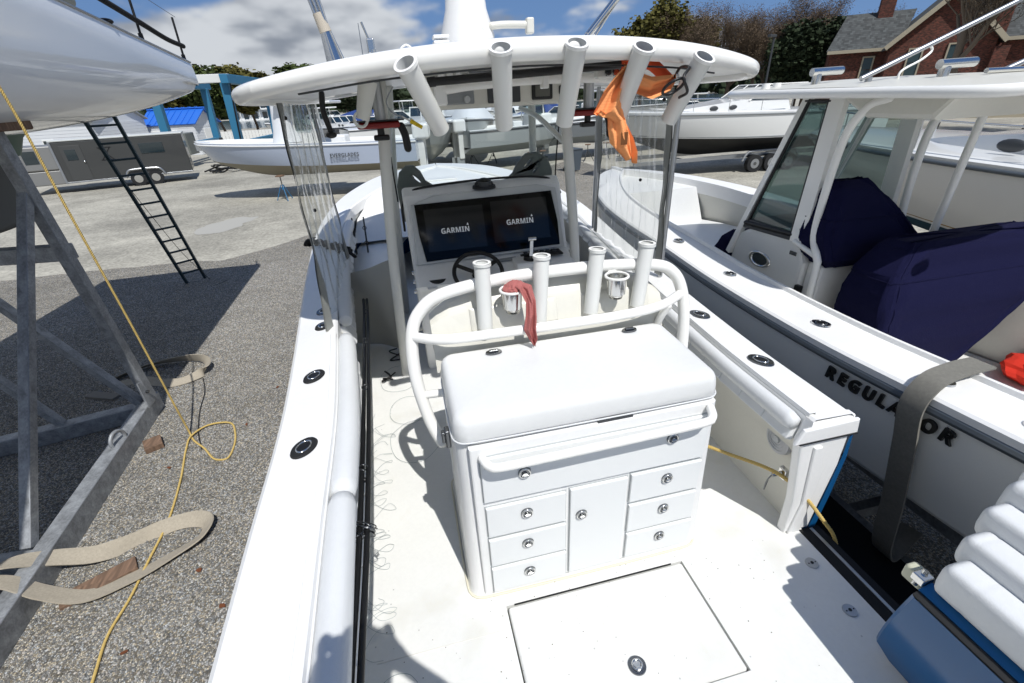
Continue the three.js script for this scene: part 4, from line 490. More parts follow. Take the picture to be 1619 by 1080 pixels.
// ================================================================ trailer under the fishing boat
{
  const t = thing('boat_trailer', 'boat trailer with black fender and wheels under the white fishing boat', 'trailer');
  obj('frame', [bar([-0.25, 0.5, 1.4], [-0.25, 0.5, -6.2], 0.1, 0.16), bar([1.3, 0.5, 1.4], [1.3, 0.5, -6.2], 0.1, 0.16), bar([-0.9, 0.44, -0.6], [1.95, 0.44, -0.6], 0.1, 0.1), bar([-0.9, 0.44, -2.6], [1.95, 0.44, -2.6], 0.1, 0.1), bar([0.1, 0.72, 1.2], [0.1, 0.72, -5.5], 0.1, 0.2), bar([0.95, 0.72, 1.2], [0.95, 0.72, -5.5], 0.1, 0.2)], M.galv, t);
  for (const [x0, x1] of [[1.72, 2.66], [-1.12, -0.72]]) obj('fender', bx(x0, x1, 0.82, 0.87, -2.4, -0.35, 0.02), M.carpet, t);
  for (const x of [1.93, -0.92]) for (const z of [-0.95, -1.8]) { const w = obj('wheel', new THREE.CylinderGeometry(0.35, 0.35, 0.22, 32).rotateZ(Math.PI / 2).translate(x, 0.36, z), M.rubber, t); obj('rim', new THREE.CylinderGeometry(0.2, 0.2, 0.23, 24).rotateZ(Math.PI / 2).translate(x, 0.36, z), M.galv, w); }
}
// ================================================================ neighbouring open boat on the right
{
  const b = thing('neighbour_boat', 'white open fishing boat with raised side lettering, cream hardtop and navy canvas covers', 'boat');
  const xc = z => 3.72 + 0.12 * (z + 1);
  const st = dense([[1.6, 1.3, 2.1], [0.2, 1.31, 2.1], [-1.4, 1.29, 2.1], [-2, 1.27, 2.105], [-3, 1.19, 2.15], [-3.7, 1.12, 2.21], [-4.6, 1.06, 2.3], [-5.2, 0.95, 2.37], [-5.9, 0.64, 2.44], [-6.35, 0.32, 2.47], [-6.6, 0.02, 2.48]], 60);
  const sd = (s, f, rows = st) => loft(rows.map(r => f(r).map(p => [xc(r[0]) + s * Math.max(0, p[0]), p[1], r[0]])), { crease: 0.6 });
  const up = ([z, w, y]) => { const t = Math.max(0, (-z - 3) / 3.6); return [[w - 0.01, y - 0.1], [w - 0.05, y - 0.35], [w - 0.13 - 0.1 * t, y - 0.7], [w - 0.18 - 0.2 * t, Math.max(1.38, y - 0.78)], [w - 0.2 - 0.25 * t, 1.33 + 0.1 * t]]; };
  obj('hull', [sd(-1, up), sd(1, up), loft([up(st[0]).map(p => [xc(1.6) - p[0], p[1], 1.6]), up(st[0]).map(p => [xc(1.6) + p[0], p[1], 1.6])])], M.regHull, b);
  const lo = ([z, w, y]) => { const t = Math.max(0, (-z - 3) / 3.6); return [[w - 0.2 - 0.25 * t, 1.33 + 0.1 * t], [(w - 0.3) * 0.8, 1.1 + 0.15 * t], [0.02, 0.62 + 0.7 * t * t]]; };
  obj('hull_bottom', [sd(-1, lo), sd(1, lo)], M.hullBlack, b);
  for (const s of [-1, 1]) {
    obj('rub_rail', sd(s, ([z, w, y]) => [[w - 0.01, y - 0.1], [w + 0.014, y - 0.092], [w + 0.02, y - 0.075], [w + 0.014, y - 0.055], [w, y - 0.048]]), M.regRail, b);
    obj('gunwale', sd(s, ([z, w, y]) => { const W = Math.min(0.36, w - 0.005); return [[w + 0.004, y - 0.05], [w + 0.006, y - 0.012], [w - 0.01, y], [w - W + 0.03, y + 0.004], [w - W + 0.022, y + 0.03], [w - W, y + 0.03], [w - W - 0.002, y - 0.12]]; }), M.gel, b);
    obj('liner', sd(s, ([z, w, y]) => { const W = Math.min(0.36, w - 0.005); return [[w - W - 0.001, y - 0.1], [w - W + 0.05, y - 0.3], [w - W + 0.05, 1.4]]; }), M.cream, b);
    for (const [z, r] of [[-1.0, 0.075], [-1.42, 0.06], [-2.12, 0.055], [-3.0, 0.05], [-3.75, 0.05]]) { const w = st.find(q => q[0] <= z), x = xc(z) + s * (w[1] - 0.16), y = w[2] + 0.008; const h = obj('flush_rod_holder', new THREE.CylinderGeometry(1, 1.05, 0.01, 28).scale(r * 0.75, 1, r).rotateY(s * -0.5).translate(x, y, z), M.chrome, b); obj('bore', new THREE.CylinderGeometry(1, 1, 0.006, 22).scale(r * 0.45, 1, r * 0.62).rotateY(s * -0.5).translate(x, y + 0.004, z), M.black, h); obj('rim', ring(r * 0.55, 0.005, 24).rotateX(Math.PI / 2).translate(x, y + 0.006, z), M.chromeDark, h); }
  }
  obj('sole', loft(st.filter(r => r[0] > -5.6).map(r => [-1, 0, 1].map(k => [xc(r[0]) + k * (r[1] - 0.33), 1.4, r[0]]))), M.deck, b);
  obj('bow_platform', loft(st.filter(r => r[0] < -4.0).map(r => { const w = Math.max(0.01, r[1] - 0.36); return [-1, -0.4, 0.4, 1].map(k => [xc(r[0]) + k * w, r[0] < -5.4 ? r[2] - 0.05 : 1.95, r[0]]); }), { crease: 0.5 }), M.seat, b);
  obj('through_hull', [0, 1].map(i => ring(0.022, 0.008, 20).rotateY(Math.PI / 2).translate(xc(-1) - 1.18 + 0.01 - i * 0.02, 1.62 + 0.1 * i, -1.1 + i * 0.25)), M.black, b);
  // raised metal lettering on the side
  const font = await new FontLoader().loadAsync('fonts/droid/droid_sans_bold.typeface.json');
  let pen = -1.88; for (const ch of 'REGULATOR') { const g = new TextGeometry(ch, { font, size: 0.082, depth: 0.012, curveSegments: 4, bevelEnabled: true, bevelSize: 0.0015, bevelThickness: 0.001, bevelSegments: 1 }); g.computeBoundingBox(); const w = g.boundingBox.max.x; const z = pen + w / 2, r = st.find(q => q[0] <= z), x = xc(z) - r[1]; obj('letter', g.applyMatrix4(new THREE.Matrix4().makeShear(0, 0, 0.2, 0, 0, 0)).rotateX(0.1).rotateY(-Math.PI / 2 - 0.1).translate(x + 0.012, 1.9, pen), M.letters, b); pen += w + 0.008; }
  // console with windshield frame
  const cx = 3.42, px = 3.03;
  const con = obj('console', prism([[2.92, 1.42], [2.9, 2.2], [3.0, 2.42], [3.42, 2.4], [3.72, 2.25], [3.84, 1.42]], 0.78, 0.03).rotateY(Math.PI / 2).translate(px, 0, 0), M.hullWhite, b);
  obj('porthole', [new THREE.TorusGeometry(0.085, 0.016, 10, 32).scale(1.35, 0.7, 1).rotateY(-Math.PI / 2).translate(px - 0.004, 2.1, -3.36)], M.chrome, con); obj('porthole_glass', new THREE.CylinderGeometry(1, 1, 0.006, 28).scale(0.11, 1, 0.055).rotateX(Math.PI / 2).rotateY(-Math.PI / 2).translate(px - 0.003, 2.1, -3.36), M.windowDark, con); obj('maker_plate', bx(px - 0.006, px, 2.24, 2.27, -3.05, -2.98, 0.001), M.chromeDark, con);
  obj('dash_top', prism([[2.94, 2.41], [3.6, 2.41], [3.7, 2.32], [2.94, 2.35]], 0.8, 0.01).rotateY(Math.PI / 2).translate(px - 0.01, 0, 0), M.darkGrey, con);
  const post = (x, zb, zt, w, yb = 2.35) => bar([x, yb, zb], [x + (cx - x) * 0.12, 3.4, zt], w, 0.05, [1, 0, 0]);
  const fr = obj('windshield_frame', [post(px, -3.78, -3.27, 0.055, 2.05), post(px, -3.0, -3.0, 0.13), post(cx * 2 - px, -3.78, -3.27, 0.055, 2.05), post(cx * 2 - px, -3.0, -3.0, 0.13), bar([px, 2.36, -3.64], [cx * 2 - px, 2.36, -3.64], 0.04, 0.03)], M.pipe, b);
  const pane = (x) => loft([[[x, 2.38, -3.62], [x + (cx - x) * 0.1, 3.36, -3.28]], [[x, 2.38, -3.07], [x + (cx - x) * 0.1, 3.36, -3.06]]]);
  obj('side_pane', pane(px + 0.01), M.tint, fr); obj('side_pane', pane(2 * cx - px - 0.01), M.tint, fr); obj('front_pane', loft([[[px, 2.38, -3.63], [px + 0.04, 3.36, -3.29]], [[2 * cx - px, 2.38, -3.63], [2 * cx - px - 0.04, 3.36, -3.29]]]), M.tint, fr);
  obj('black_gasket', [tube([[px - 0.004, 2.37, -3.6], [px + 0.03, 3.36, -3.25]], 0.014, 6, 2), tube([[px - 0.004, 2.37, -3.08], [px + 0.03, 3.36, -3.07]], 0.012, 6, 2), tube([[px - 0.004, 2.37, -3.62], [px - 0.004, 2.4, -3.06]], 0.022, 6, 2), tube([[px + 0.03, 3.36, -3.28], [px + 0.03, 3.36, -3.05]], 0.012, 6, 2)], M.black, fr);
  for (const s of [-1, 1]) { const x = cx + s * 0.42; obj('roof_pipe', [tube([[x, 1.42, -2.72], [x, 2.2, -2.74], [x + 0.0, 2.3, -2.76], [x - s * 0.02, 2.5, -2.86], [x - s * 0.05, 3.1, -2.86], [x - s * 0.06, 3.32, -2.75], [x - s * 0.06, 3.38, -2.6]], 0.028, 14, 60), tube([[x + 0.0, 2.3, -2.76], [x, 2.36, -3.0]], 0.02, 10)], M.pipe, b); if (s > 0) obj('roof_pipe', tube([[3.98, 1.42, -2.7], [3.97, 2.2, -2.7], [3.9, 3.38, -2.62]], 0.026, 12, 30), M.pipe, b); }
  // hardtop
  const hl = [[2.78, -3.5], [2.86, -3.9], [3.2, -4.15], [3.7, -4.2], [4.15, -4.05], [4.4, -3.7], [4.5, -2.6], [4.45, -1.95], [4.1, -1.78], [3.2, -1.75], [2.85, -1.9], [2.76, -2.4]];
  const hy = (x, z) => 3.425 + 0.05 * Math.max(0, 1 - ((x - 3.6) / 0.9) ** 2) - 0.03 * ((z + 2.9) / 1.3) ** 2;
  const ht = obj('hardtop', tube(hl.map(p => [p[0], hy(p[0], p[1]) - 0.01, p[1]]), 0.03, 14, 200, true), M.pipe, b);
  const cv = new THREE.CatmullRomCurve3(hl.map(p => V(p[0], 0, p[1])), true).getPoints(80), cc = [3.62, -2.9]; const disc = dy => loft([1, 0.8, 0.5, 0.2, 0.01].map(k => cv.map(p => { const x = cc[0] + (p.x - cc[0]) * k, z = cc[1] + (p.z - cc[1]) * k; return [x, hy(x, z) + dy, z]; })));
  obj('roof_skin', disc(0.02), M.cream, ht); obj('ceiling_panel', disc(-0.03), M.cream, ht);
  obj('roof_fairing', prism([[2.2, 3.4], [2.3, 3.26], [2.75, 3.26], [3.0, 3.4]], 0.9, 0.03).rotateY(Math.PI / 2).translate(3.05, 0, 0), M.cream, ht);
  for (const [x, z] of [[2.98, -3.15], [3.2, -2.45]]) { const o = obj('outrigger_base', [rod([x, 3.45, z], [x, 3.53, z], 0.03), rod([x - 0.05, 3.545, z], [x + 0.18, 3.55, z + 0.02], 0.026), bx(x - 0.05, x + 0.05, 3.44, 3.456, z - 0.05, z + 0.05, 0.003)], M.chrome, ht); obj('tube_cap', rod([x + 0.18, 3.55, z + 0.02], [x + 0.186, 3.55, z + 0.02], 0.024), M.black, o); }
  for (const [x, z, k, l] of [[3.0, -2.75, 0, 1], [3.55, -2.35, 1, 1]]) { const o = obj('outrigger_pole', [rod([x, 3.44, z], [x, 3.5, z], 0.02), rod([x - 0.06, 3.49, z], [x + 2.6, 4.62 - 0.1 * k, z + 0.35], 0.016, 0.012), bx(x - 0.05, x + 0.05, 3.437, 3.45, z - 0.03, z + 0.03, 0.002)], M.alu, ht); obj('pole_halyard', tube([[x + 0.18, 3.45, z + 0.05], [x + 0.18, 3.52, z + 0.05], [x + 0.3, 3.58, z + 0.06], [x + 0.36, 3.63, z + 0.06], [x + 0.3, 3.65, z + 0.05], [x + 0.12, 3.57, z + 0.02]], 0.007, 8, 50), M.pipe, o); }
  for (const x of [3.0, 3.1]) obj('roof_lamp', T(new THREE.CylinderGeometry(0.028, 0.032, 0.05, 18), x - 0.14, 3.465, -3.5), M.gel, ht);
  obj('chrome_bar', [rod([3.28, 3.5, -2.28], [3.9, 3.5, -2.2], 0.014), rod([3.9, 3.44, -2.2], [3.9, 3.53, -2.2], 0.02)], M.chrome, ht);
  obj('rod_holder', [rod([3.05, 3.22, -1.72], [3.2, 3.42, -1.62], 0.03, 0.03, 18), rod([3.5, 3.22, -1.72], [3.62, 3.42, -1.62], 0.03, 0.03, 18)], M.pipe, ht);
  // navy covers with folds
  const cover = (name, rings, label) => { const n = 90, dn = []; for (let i = 0; i < rings.length - 1; i++) for (let k = 0; k < 6; k++) dn.push(rings[i].map((v, q) => v + (rings[i + 1][q] - v) * k / 6)); dn.push(rings[rings.length - 1]); const rows = dn.map(([y, x0, x1, z0, z1, r]) => { const p = []; for (let k = 0; k < n; k++) { const a = k / n * 6.2832, e = Math.pow(Math.abs(Math.cos(a)), r) * Math.sign(Math.cos(a)), f = Math.pow(Math.abs(Math.sin(a)), r) * Math.sign(Math.sin(a)); const w = 0.03 * (0.5 - Math.abs(fbm(Math.cos(a) * 2.4 + 4, y * 3.2, Math.sin(a) * 2.4, 4) - 0.5) * 5) * 0.8; p.push([(x0 + x1) / 2 + (x1 - x0) / 2 * e + w, y + w * 0.6, (z0 + z1) / 2 + (z1 - z0) / 2 * f + w]); } return p; }); const o = tag(obj(name, loft(rows, { closeU: true, capB: true, crease: 0.6 }), M.canvasNavy), label, 'cover'); for (const k of [11, 30, 56, 79]) obj('seam', tube(rows.map(r => r[k]), 0.005, 6, 60), M.canvasNavy, o); const mid = Math.floor(rows.length * 0.55); obj('seam', tube(rows[mid], 0.005, 6, 180, true), M.canvasNavy, o); obj('hem', tube(rows[0], 0.008, 6, 180, true), M.canvasNavy, o); return o; };
  cover('helm_cover', [[2.22, 3.08, 3.8, -2.95, -2.72, 0.25], [2.28, 3.02, 3.84, -2.97, -2.68, 0.2], [2.4, 2.99, 3.85, -3.0, -2.7, 0.2], [2.6, 3.02, 3.65, -3.0, -2.76, 0.2], [2.78, 3.06, 3.45, -2.99, -2.84, 0.22], [2.83, 3.1, 3.4, -2.97, -2.88, 0.4]], 'navy canvas cover over the helm of the lettered boat, under its hardtop');
  cover('seat_cover', [[1.43, 3.12, 3.95, -2.6, -2.2, 0.22], [1.75, 3.1, 4.2, -2.62, -2.18, 0.16], [2.05, 3.1, 4.5, -2.62, -2.2, 0.14], [2.28, 3.14, 4.6, -2.6, -2.26, 0.14], [2.44, 3.27, 4.6, -2.56, -2.32, 0.16], [2.48, 3.32, 4.55, -2.54, -2.36, 0.3]], 'large navy canvas cover over the seat box in the lettered boat cockpit');
  cover('bow_seat_cover', [[1.42, 3.0, 3.7, -4.25, -3.85, 0.35], [1.8, 3.0, 3.7, -4.2, -3.84, 0.3], [2.15, 3.06, 3.66, -4.0, -3.82, 0.3], [2.22, 3.1, 3.6, -3.92, -3.82, 0.4]], 'navy canvas cover on the seat in front of the lettered boat console');
  obj('seat_base', bx(3.08, 3.78, 1.41, 2.22, -2.9, -2.76, 0.02), M.gel, b); obj('microphone_cord', [tube([[3.02, 2.0, -2.9], [3.0, 1.9, -2.86], [3.01, 1.7, -2.87], [3.03, 1.62, -2.82], [3.05, 1.8, -2.78], [3.05, 1.95, -2.8]], 0.007, 6, 40), bx(3.0, 3.04, 1.95, 2.03, -2.9, -2.84, 0.01)], M.black, b);
  // life jacket on the sole
  const lj = new THREE.IcosahedronGeometry(1, 4); { const p = lj.attributes.position; for (let i = 0; i < p.count; i++) { const x = p.getX(i), y = p.getY(i), z = p.getZ(i), n = 0.7 + 0.6 * fbm(x * 2, y * 2 + 5, z * 2, 3); p.setXYZ(i, x * n * 0.22, y * n * 0.1, z * n * 0.2); } lj.computeVertexNormals(); }
  const ljo = obj('life_jacket', lj.translate(4.45, 1.48, -1.95), M.redCloth); tag(ljo, 'red life jacket on the white cockpit floor of the lettered boat', 'life jacket'); obj('strap', bar([4.3, 1.56, -1.95], [4.6, 1.57, -1.9], 0.03, 0.02), M.black, ljo);
  // lifting sling round the hull
  const zS = -1.38, X0 = xc(zS) - 1.29; tag(obj('lifting_sling', ribbon([[X0 + 0.42, 2.16, zS - 0.05], [X0 + 0.22, 2.17, zS - 0.03], [X0 + 0.02, 2.15, zS], [X0 - 0.05, 2.04, zS + 0.01], [X0 - 0.03, 1.8, zS + 0.04], [X0 + 0.02, 1.4, zS + 0.08], [X0 + 0.08, 1.02, zS + 0.1], [X0 + 0.2, 0.9, zS + 0.08], [X0 + 0.42, 0.98, zS + 0.02]], 0.115, 0.012, [0.05, 0, 1], 80), M.strapGrey), 'wide grey lifting sling hanging over the gunwale of the lettered boat', 'sling');
  // its trailer with reflective tape
  const t = thing('boat_trailer', 'boat trailer with red and white reflective tape under the boat with navy covers', 'trailer'); obj('frame', [bar([2.75, 0.72, 1.2], [2.75, 0.72, -4.2], 0.08, 0.14), bar([4.5, 0.72, 1.2], [4.5, 0.72, -4.2], 0.08, 0.14), bar([2.7, 0.6, -1.8], [4.6, 0.6, -1.8], 0.08, 0.1), bar([2.7, 0.6, 0.2], [4.6, 0.6, 0.2], 0.08, 0.1), bar([3.2, 0.85, 1], [3.2, 0.85, -4], 0.12, 0.1), bar([4.1, 0.85, 1], [4.1, 0.85, -4], 0.12, 0.1)], M.galv, t); for (let i = 0; i < 8; i++) obj('reflector_tape', bx(2.702, 2.708, 0.69, 0.75, -2.4 + i * 0.25, -2.16 + i * 0.25, 0), i % 2 ? S(0xb9b9b9, 0.4) : S(0x7c1512, 0.4), t); for (const z of [-0.6, -1.5]) { const w = obj('wheel', new THREE.CylinderGeometry(0.33, 0.33, 0.22, 30).rotateZ(Math.PI / 2).translate(2.45, 0.34, z), M.rubber, t); obj('rim', new THREE.CylinderGeometry(0.19, 0.19, 0.225, 22).rotateZ(Math.PI / 2).translate(2.45, 0.34, z), M.galv, w); }
}
// ================================================================ sailing yacht on its steel cradle, left
{
  const y = thing('sailing_yacht', 'white sailing yacht standing high on a steel cradle', 'sailing yacht');
  const X = -4.85; const rows = []; const zs = [-9.75, -9.6, -9.2, -8.5, -7.5, -6.5, -5.5, -4, -2, 0, 2];
  const sec = z => { const t = (z + 9.75) / 11.75, b = 1.74 + 0.12 * Math.sin(Math.min(1, t * 1.6) * Math.PI / 2), sh = 4.2 + 0.1 * (z + 9.75) * 0.95 - 0.02 * t, e = Math.exp(-(z + 9.75) / 1.5); const bot = 3.28 + 0.55 * e, p = []; const prof = [[1, sh], [1.012, sh - 0.14], [1.01, sh - 0.3 - 0.02 * e], [0.995, 3.86 + 0.04 * e], [0.95, 3.64 + 0.16 * e], [0.84, 3.47 + 0.28 * e], [0.62, 3.35 + 0.42 * e], [0.3, 3.29 + 0.5 * e], [0, bot]]; for (const [k, yy] of prof) p.push([X + b * k, yy, z + (yy < 3.85 ? 0.25 * e * (3.85 - yy) : 0)]); for (let i = prof.length - 2; i >= 0; i--) p.push([2 * X - p[i][0], p[i][1], p[i][2]]); return p; };
  const zd = new THREE.CatmullRomCurve3(zs.map(z => V(z, 0, 0))).getPoints(40).map(p => p.x);
  obj('hull', loft(zd.map(z => { const pts = sec(z).map(p => V(...p)); return new THREE.CatmullRomCurve3(pts, false, 'centripetal').getPoints(60).map(p => [p.x, p.y, p.z]); }), { crease: 1.0 }), M.sailHull, y);
  obj('transom', loft([sec(-9.75).slice(0, 9), sec(-9.75).slice(8).reverse()], { crease: 0.5 }), M.sailHull, y);
  obj('deck', loft(zd.map(z => { const s = sec(z), a = s[0], c = s[s.length - 1]; return [[c[0], c[1], z], [X, c[1] + 0.12, z], [a[0], a[1], z]]; })), M.lightGrey, y);
  obj('toe_rail', tube(zd.map(z => { const a = sec(z)[0]; return [a[0] + 0.004, a[1] + 0.012, a[2]]; }), 0.014, 8, 120), M.alu, y);
  const kl = [[3.4, 0.2, -7.7, -5.0], [2.95, 0.17, -7.6, -5.1], [2.6, 0.17, -7.5, -5.2], [2.42, 0.2, -7.45, -5.2], [2.35, 0.19, -7.4, -5.25]]; obj('keel', loft(kl.map(([yy, w, a, c]) => Array.from({ length: 20 }, (_, k) => { const t = k / 20 * 6.2832; return [X + w * Math.sin(t), yy, (a + c) / 2 + (c - a) / 2 * Math.cos(t)]; })), { closeU: true, capB: true }), M.keel, y);
  obj('keel_fairing', loft([[3.42, 0.48, -8.1, -4.5], [3.3, 0.34, -7.9, -4.8], [3.1, 0.24, -7.75, -4.95]].map(([yy, w, a, c]) => Array.from({ length: 24 }, (_, k) => { const t = k / 24 * 6.2832; return [X + w * Math.sin(t), yy, (a + c) / 2 + (c - a) / 2 * Math.cos(t)]; })), { closeU: true }), M.bootTop, y);
  obj('dodger', [bx(-4.6, -3.35, 4.6, 5.05, -7.5, -6.6, 0.08, 4)], S(0x8d8f88, 0.7), y);
  const rp = (z, h) => { const a = sec(z)[0]; return [[a[0] - 0.03, a[1], z], [a[0] - 0.03, a[1] + h, z - 0.06]]; };
  for (const z of [-9.62, -8.2, -6.4]) { const [a, c] = rp(z, 0.6); obj('stanchion', [rod(a, c, 0.016), rod(a, [a[0], a[1] + 0.1, a[2]], 0.028)], M.black, y); }
  const bp = z => { const a = sec(z)[0]; return a[1]; }; obj('rail_padding', tube([[-3.09, bp(-9.6) + 0.21, -9.62], [-3.08, bp(-9) + 0.19, -9], [-3.06, bp(-8.2) + 0.22, -8.2], [-3.03, bp(-7.2) + 0.25, -7.2], [-3.02, bp(-6) + 0.3, -6]], 0.034, 12, 60), M.blackSoft, y);
  obj('lifeline', tube([[-3.09, bp(-9.6) + 0.6, -9.68], [-3.06, bp(-8.2) + 0.6, -8.25], [-3.02, bp(-6) + 0.6, -6]], 0.004, 6, 30), M.chromeDark, y);
  obj('deck_fitting', new THREE.SphereGeometry(0.07, 14, 8).scale(1.3, 0.5, 1).translate(-3.1, bp(-7.2) + 0.03, -7.35), M.black, y);
  // cradle
  const c = thing('steel_cradle', 'galvanised steel cradle with long base beams under the sailing yacht', 'cradle');
  obj('base_beam', bar([-3.66, 0.13, -6.0], [-3.34, 0.13, -1.2], 0.16, 0.24), M.galv, c); obj('base_beam', bar([-6.2, 0.13, -6.3], [-6.0, 0.13, -1.5], 0.16, 0.24), M.galv, c);
  obj('cross_beam', bar([-6.2, 0.12, -5.2], [-3.72, 0.12, -5.78], 0.16, 0.2), M.galv, c); obj('cross_beam', bar([-6.2, 0.12, -3.66], [-3.6, 0.12, -3.5], 0.14, 0.18), M.galv, c);
  obj('upright', bar([-3.6, 0.22, -5.84], [-3.5, 3.45, -5.42], 0.13, 0.1, [1, 0, 0]), M.galv, c); obj('brace', bar([-3.62, 0.24, -3.55], [-3.53, 2.9, -5.48], 0.09, 0.09, [1, 0, 0]), M.galv, c);
  obj('brace', bar([-3.7, 0.22, -5.8], [-5.4, 3.0, -6.0], 0.1, 0.08), M.galv, c); obj('brace', bar([-4.5, 0.2, -5.62], [-5.5, 2.2, -5.7], 0.09, 0.08), M.galv, c); obj('brace', bar([-5.9, 0.2, -3.6], [-4.9, 3.2, -3.6], 0.1, 0.08), M.galv, c); obj('upright', bar([-6.1, 0.22, -5.9], [-6.05, 3.45, -5.6], 0.13, 0.1, [1, 0, 0]), M.galv, c);
  obj('gusset', prism([[0, 0], [0.24, 0], [0.06, 0.34], [0, 0.36]], 0.014, 0.003).rotateY(-Math.PI / 2 + Math.PI).translate(-3.53, 0.25, -5.6), M.galv, c); obj('bolt', [T(new THREE.CylinderGeometry(0.02, 0.02, 0.03, 6).rotateZ(Math.PI / 2), -3.5, 0.44, -5.68)], M.chromeDark, c);
  obj('lifting_eye', new THREE.TorusGeometry(0.1, 0.02, 10, 26, Math.PI * 1.25).rotateZ(-0.35).rotateY(Math.PI / 2 - 0.2).translate(-3.56, 0.28, -4.95), M.galv, c);
  obj('keel_beam', [bar([-6.2, 2.26, -6.0], [-3.5, 2.26, -5.62], 0.14, 0.16)], M.galv, c);
  obj('support_pad', bx(-3.75, -3.3, 3.42, 3.52, -5.65, -5.2, 0.02), M.wood, c);
  // ladder
  const ld = thing('ladder', 'dark green ladder leaning against the stern of the sailing yacht', 'ladder'); const A = [[-5.2, 0, -11.42], [-4.86, 4.2, -9.3]], B = [[-4.9, 0, -11.68], [-4.52, 4.2, -9.55]]; const lp = (q, t) => q[0].map((v, i) => v + (q[1][i] - v) * t);
  obj('rail', bar(A[0], A[1], 0.05, 0.075), M.ladder, ld); obj('rail', bar(B[0], B[1], 0.05, 0.075), M.ladder, ld); for (let i = 1; i < 15; i++) obj('rung', bar(lp(A, i / 15), lp(B, i / 15), 0.04, 0.035), M.ladder, ld);
  obj('lashing', tube([lp(A, 0.62), [-5.0, 2.3, -10.3], [-4.9, 0.9, -11.0], [-4.75, 0.03, -11.5], [-4.5, 0.02, -11.0], [-4.3, 0.02, -11.3]], 0.006, 6, 40), M.black, ld);
}
function twist(path, r, n, turns) { const c = new THREE.CatmullRomCurve3(path.map(p => V(...p))), gs = [], fr = c.computeFrenetFrames(n, false); for (let s = 0; s < 3; s++) { const pts = []; for (let i = 0; i <= n; i++) { const p = c.getPointAt(i / n), a = i / n * turns * 6.283 + s * 2.094; p.addScaledVector(fr.normals[i], r * 0.5 * Math.cos(a)).addScaledVector(fr.binormals[i], r * 0.5 * Math.sin(a)); pts.push(p); } gs.push(new THREE.TubeGeometry(new THREE.CatmullRomCurve3(pts), n, r * 0.56, 5)); } return gs; }
{
  const rp = [[-3.05, 4.3, -4.9], [-3.0, 3.68, -4.97], [-2.98, 2.79, -5.0], [-2.97, 1.62, -5.07], [-2.98, 0.5, -5.15], [-2.985, 0.035, -5.19], [-2.9, 0.03, -5.05], [-2.72, 0.03, -4.85], [-2.52, 0.03, -4.6], [-2.4, 0.03, -4.58], [-2.38, 0.03, -4.75], [-2.44, 0.03, -5.05], [-2.56, 0.04, -5.28], [-2.82, 0.045, -5.3], [-2.95, 0.045, -5.12], [-2.93, 0.03, -4.9], [-2.8, 0.03, -4.38], [-2.69, 0.03, -3.75], [-2.68, 0.03, -3.33], [-2.67, 0.03, -2.97], [-2.69, 0.03, -2.67], [-2.62, 0.03, -2.3], [-2.55, 0.03, -1.7]];
  tag(obj('yellow_rope', twist(rp, 0.012, 900, 190), M.ropeY), 'yellow twisted rope hanging from the yacht and trailing over the gravel', 'rope');
  tag(obj('web_sling', ribbon([[-4.3, 0.3, -3.2], [-3.85, 0.3, -3.24], [-3.62, 0.32, -3.33], [-3.4, 0.2, -3.42], [-3.12, 0.1, -3.46], [-2.9, 0.06, -3.56], [-2.62, 0.06, -3.68], [-2.4, 0.07, -3.68], [-2.27, 0.08, -3.6], [-2.29, 0.06, -3.46], [-2.5, 0.04, -3.31], [-2.75, 0.04, -3.16], [-3.02, 0.06, -3.06], [-3.3, 0.16, -3.1], [-3.55, 0.29, -3.17], [-3.9, 0.32, -3.2]], 0.15, 0.012, [[0, -0.2, -1], [0, -0.3, -1], [0, -0.3, -1], [0, 0.1, -1], [0, 0.4, -0.9], [-0.1, 0.9, -0.5], [0.1, 0.5, -0.9], [0.2, 0.6, -0.7], [0.9, 0.7, -0.1], [0.6, 0.5, 0.6], [0.2, 0.35, 1], [0.2, 0.25, 1], [0.1, 0.2, 1], [0, 0.3, 1], [0, 0.3, 1], [0, 0.3, 1]], 150, 0.1), M.strap), 'beige web sling looped over the cradle beam onto the gravel', 'sling');
  tag(obj('web_sling', ribbon([[-4.7, 0.04, -6.9], [-4.3, 0.07, -7.2], [-3.9, 0.09, -7.24], [-3.5, 0.12, -7.12], [-3.3, 0.12, -6.9], [-3.34, 0.08, -6.68], [-3.6, 0.05, -6.55], [-3.9, 0.04, -6.65], [-4.2, 0.03, -6.8], [-4.6, 0.03, -6.75]], 0.14, 0.012, [[0, 0.5, 1], [0, 0.6, 1], [0, 0.8, 0.6], [0.2, 1, 0.3], [1, 0.8, 0], [0.3, 0.5, -0.8], [0, 0.4, -1], [0, 0.4, -1], [0, 0.5, -1], [0, 0.4, -1]], 100, 0.15), M.strap), 'crumpled beige web sling lying half in the yacht shadow', 'sling');
  tag(obj('wood_block', bx(-0.09, 0.09, 0.005, 0.075, -0.11, 0.11, 0.006).rotateY(0.5).translate(-3.34, 0.01, -5.08), M.wood), 'short brown timber block beside the cradle beam', 'timber'); tag(obj('wood_plank', bx(-0.08, 0.08, 0, 0.035, -0.26, 0.26, 0.005).rotateY(-1.05).translate(-3.0, 0.012, -3.2), M.wood), 'weathered plank lying inside the loop of the beige sling', 'timber');
  tag(obj('wood_plank', bx(-0.07, 0.07, 0, 0.04, -0.24, 0.24, 0.005).rotateY(1.15).translate(-4.55, 0.012, -6.5), S(0x77736c, 0.9)), 'grey plank lying in the yacht shadow between the cradle braces', 'timber');
  tag(obj('black_cable', tube([[-3.3, 0.02, -6.6], [-3.15, 0.02, -6.2], [-3.05, 0.02, -5.7], [-2.9, 0.02, -5.2], [-2.75, 0.025, -4.85]], 0.008, 6, 60), M.black), 'thin black cable on the gravel between sling and yellow rope', 'cable');
